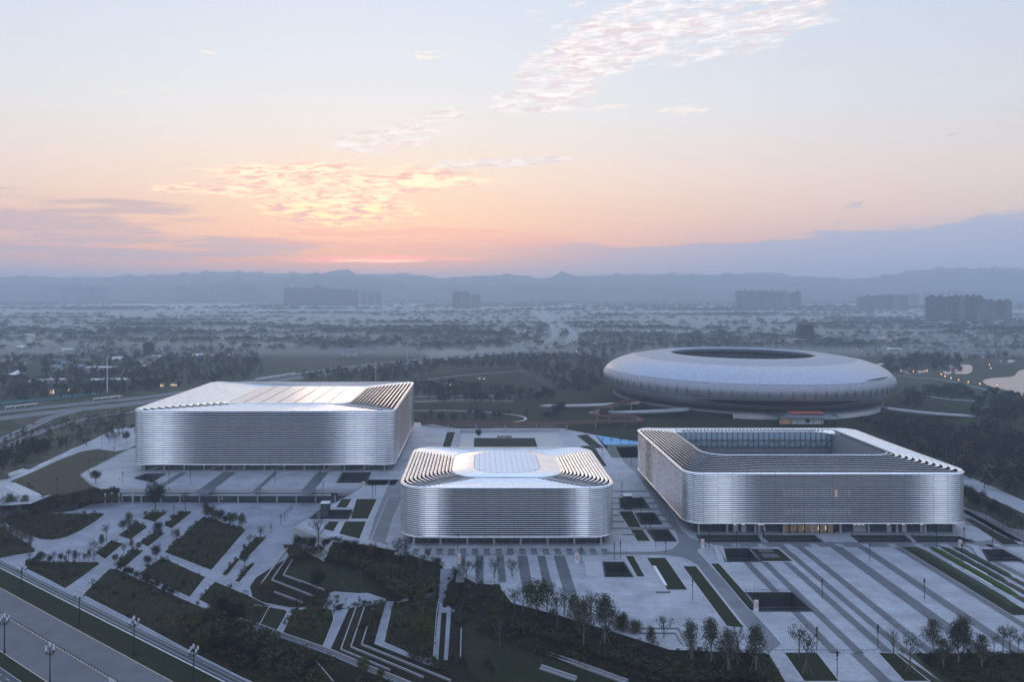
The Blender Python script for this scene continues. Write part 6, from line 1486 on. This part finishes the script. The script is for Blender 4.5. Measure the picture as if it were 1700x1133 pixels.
for g, (pts, kind_) in zip(BED5, beds5):
    bb = bbox(g)
    for _ in range(int(abs(area(g)) * .10)):
        p = (rs.uniform(bb[0], bb[1]), rs.uniform(bb[2], bb[3]))
        if inpoly(p, g): bush[rs.choice(('olive', 'dense', 'dense', 'green', 'rust', 'olive'))].append((*p, LOW + .1, rs.uniform(1.2, 2.8), rs.uniform(.8, 1.3), rs.choice((0, 1, 3))))
for poly in (Z6([(330,310),(640,345),(850,430),(1105,480),(1100,600),(830,620),(560,425)]), Z6([(830,660),(1090,630),(1060,990),(780,890)]), Z6([(220,710),(460,705),(440,800),(390,920),(170,845)]), Z7([(0,650),(650,840),(1050,950),(1700,970),(1700,1133),(1100,1133),(400,900)]), Z5([(900,810),(1200,800),(1500,1080),(1250,980)])):
    for p in region(poly, 110, 1.2, 3.0, (0, 1, 3), z=LOW): bush[rs.choice(('olive', 'dense', 'green', 'rust'))].append((p[0], p[1], LOW + (3 if poly[0][1] > 950 or poly[0][0] > 500 else 0), *p[3:]))
for k_, L_ in bush.items(): scatter('bushes', L_, LM[k_], {'olive': 'olive-grey', 'green': 'yellow-green', 'dense': 'dark', 'rust': 'rust brown'}[k_] + ' bushes mixed into the planting beds')
shr(Z6([(0,850),(440,990),(700,1090),(900,1180),(300,1180),(0,1000)]), 120, .8, 2.5, LOW)
shr(Z6([(780,900),(1060,1000),(1080,720),(1090,630),(830,680)]), 90, .5, 1.4, LOW); shr(Z6([(170,840),(390,925),(450,760),(440,710),(240,720)]), 60, .4, .9, LOW)
shr([(20,842),(140,838),(200,836),(200,814),(112,826),(60,834)], 260, 1, 3.0, -5)
for i in range(len(top_edge) - 1):
    if bank_d.get(i, 4) <= 1: continue
    a, b, q, r_ = Vector(top_edge[i]), Vector(top_edge[i+1]), toe[i], toe[i+1]; L = (b - a).length
    for _ in range(int(min(L, 90) * ((toe[i] - a).length) * (.10 if i < 4 else .22))):
        u, v = rs.random(), rs.random(); p = a.lerp(b, u).lerp(q.lerp(r_, u), v); sh.append((p.x, p.y, LOW * v - .1, rs.uniform(.8, 2.4), rs.uniform(1.1, 1.9), rs.choice((0, 3))))
scatter('shrubs', sh, SHM, 'low dark planting filling the beds and banks')
yl = region(Z7([(60,690),(320,760),(700,870),(1000,950),(1000,1010),(560,900),(100,780)]), 26, 1.6, 3, (0, 3), z=-4.5) + region(Z6([(430,350),(560,400),(860,470),(960,500),(900,520),(700,450)]), 26, 1.8, 3.2, (0, 3), z=-4) 
scatter('yellow_shrubs', yl, LM['green'], 'yellow-green shrubs on the banks')

# ---------------------------------------------------------------- haze
mb = MB(); mb.box(-15500, 15500, -120, 15200, -12, 410)
mh = bpy.data.materials.new('haze_air'); mh.use_nodes = True; t = mh.node_tree; t.nodes.remove(t.nodes['Principled BSDF']); pv = t.nodes.new('ShaderNodeVolumePrincipled')
pv.inputs['Color'].default_value = (.73, .86, 1.0, 1); pv.inputs['Density'].default_value = HAZE; pv.inputs['Anisotropy'].default_value = .5
t.links.new(pv.outputs[0], t.nodes['Material Output'].inputs['Volume'])
hzo = mb.build('haze', mh, kind='stuff')
mb = MB(); mb.box(-6000, 6500, 1300, 5800, -.6, 11)
mh2 = bpy.data.materials.new('ground_mist_air'); mh2.use_nodes = True; t = mh2.node_tree; t.nodes.remove(t.nodes['Principled BSDF']); pv = t.nodes.new('ShaderNodeVolumePrincipled')
pv.inputs['Color'].default_value = (.92, .97, 1.0, 1); pv.inputs['Anisotropy'].default_value = .4; pv.inputs['Density'].default_value = .0023
t.links.new(pv.outputs[0], t.nodes['Material Output'].inputs['Volume']); mb.build('ground_mist', mh2, kind='stuff')
print('TREES', NT[0], 'OBJECTS', len(bpy.data.objects))
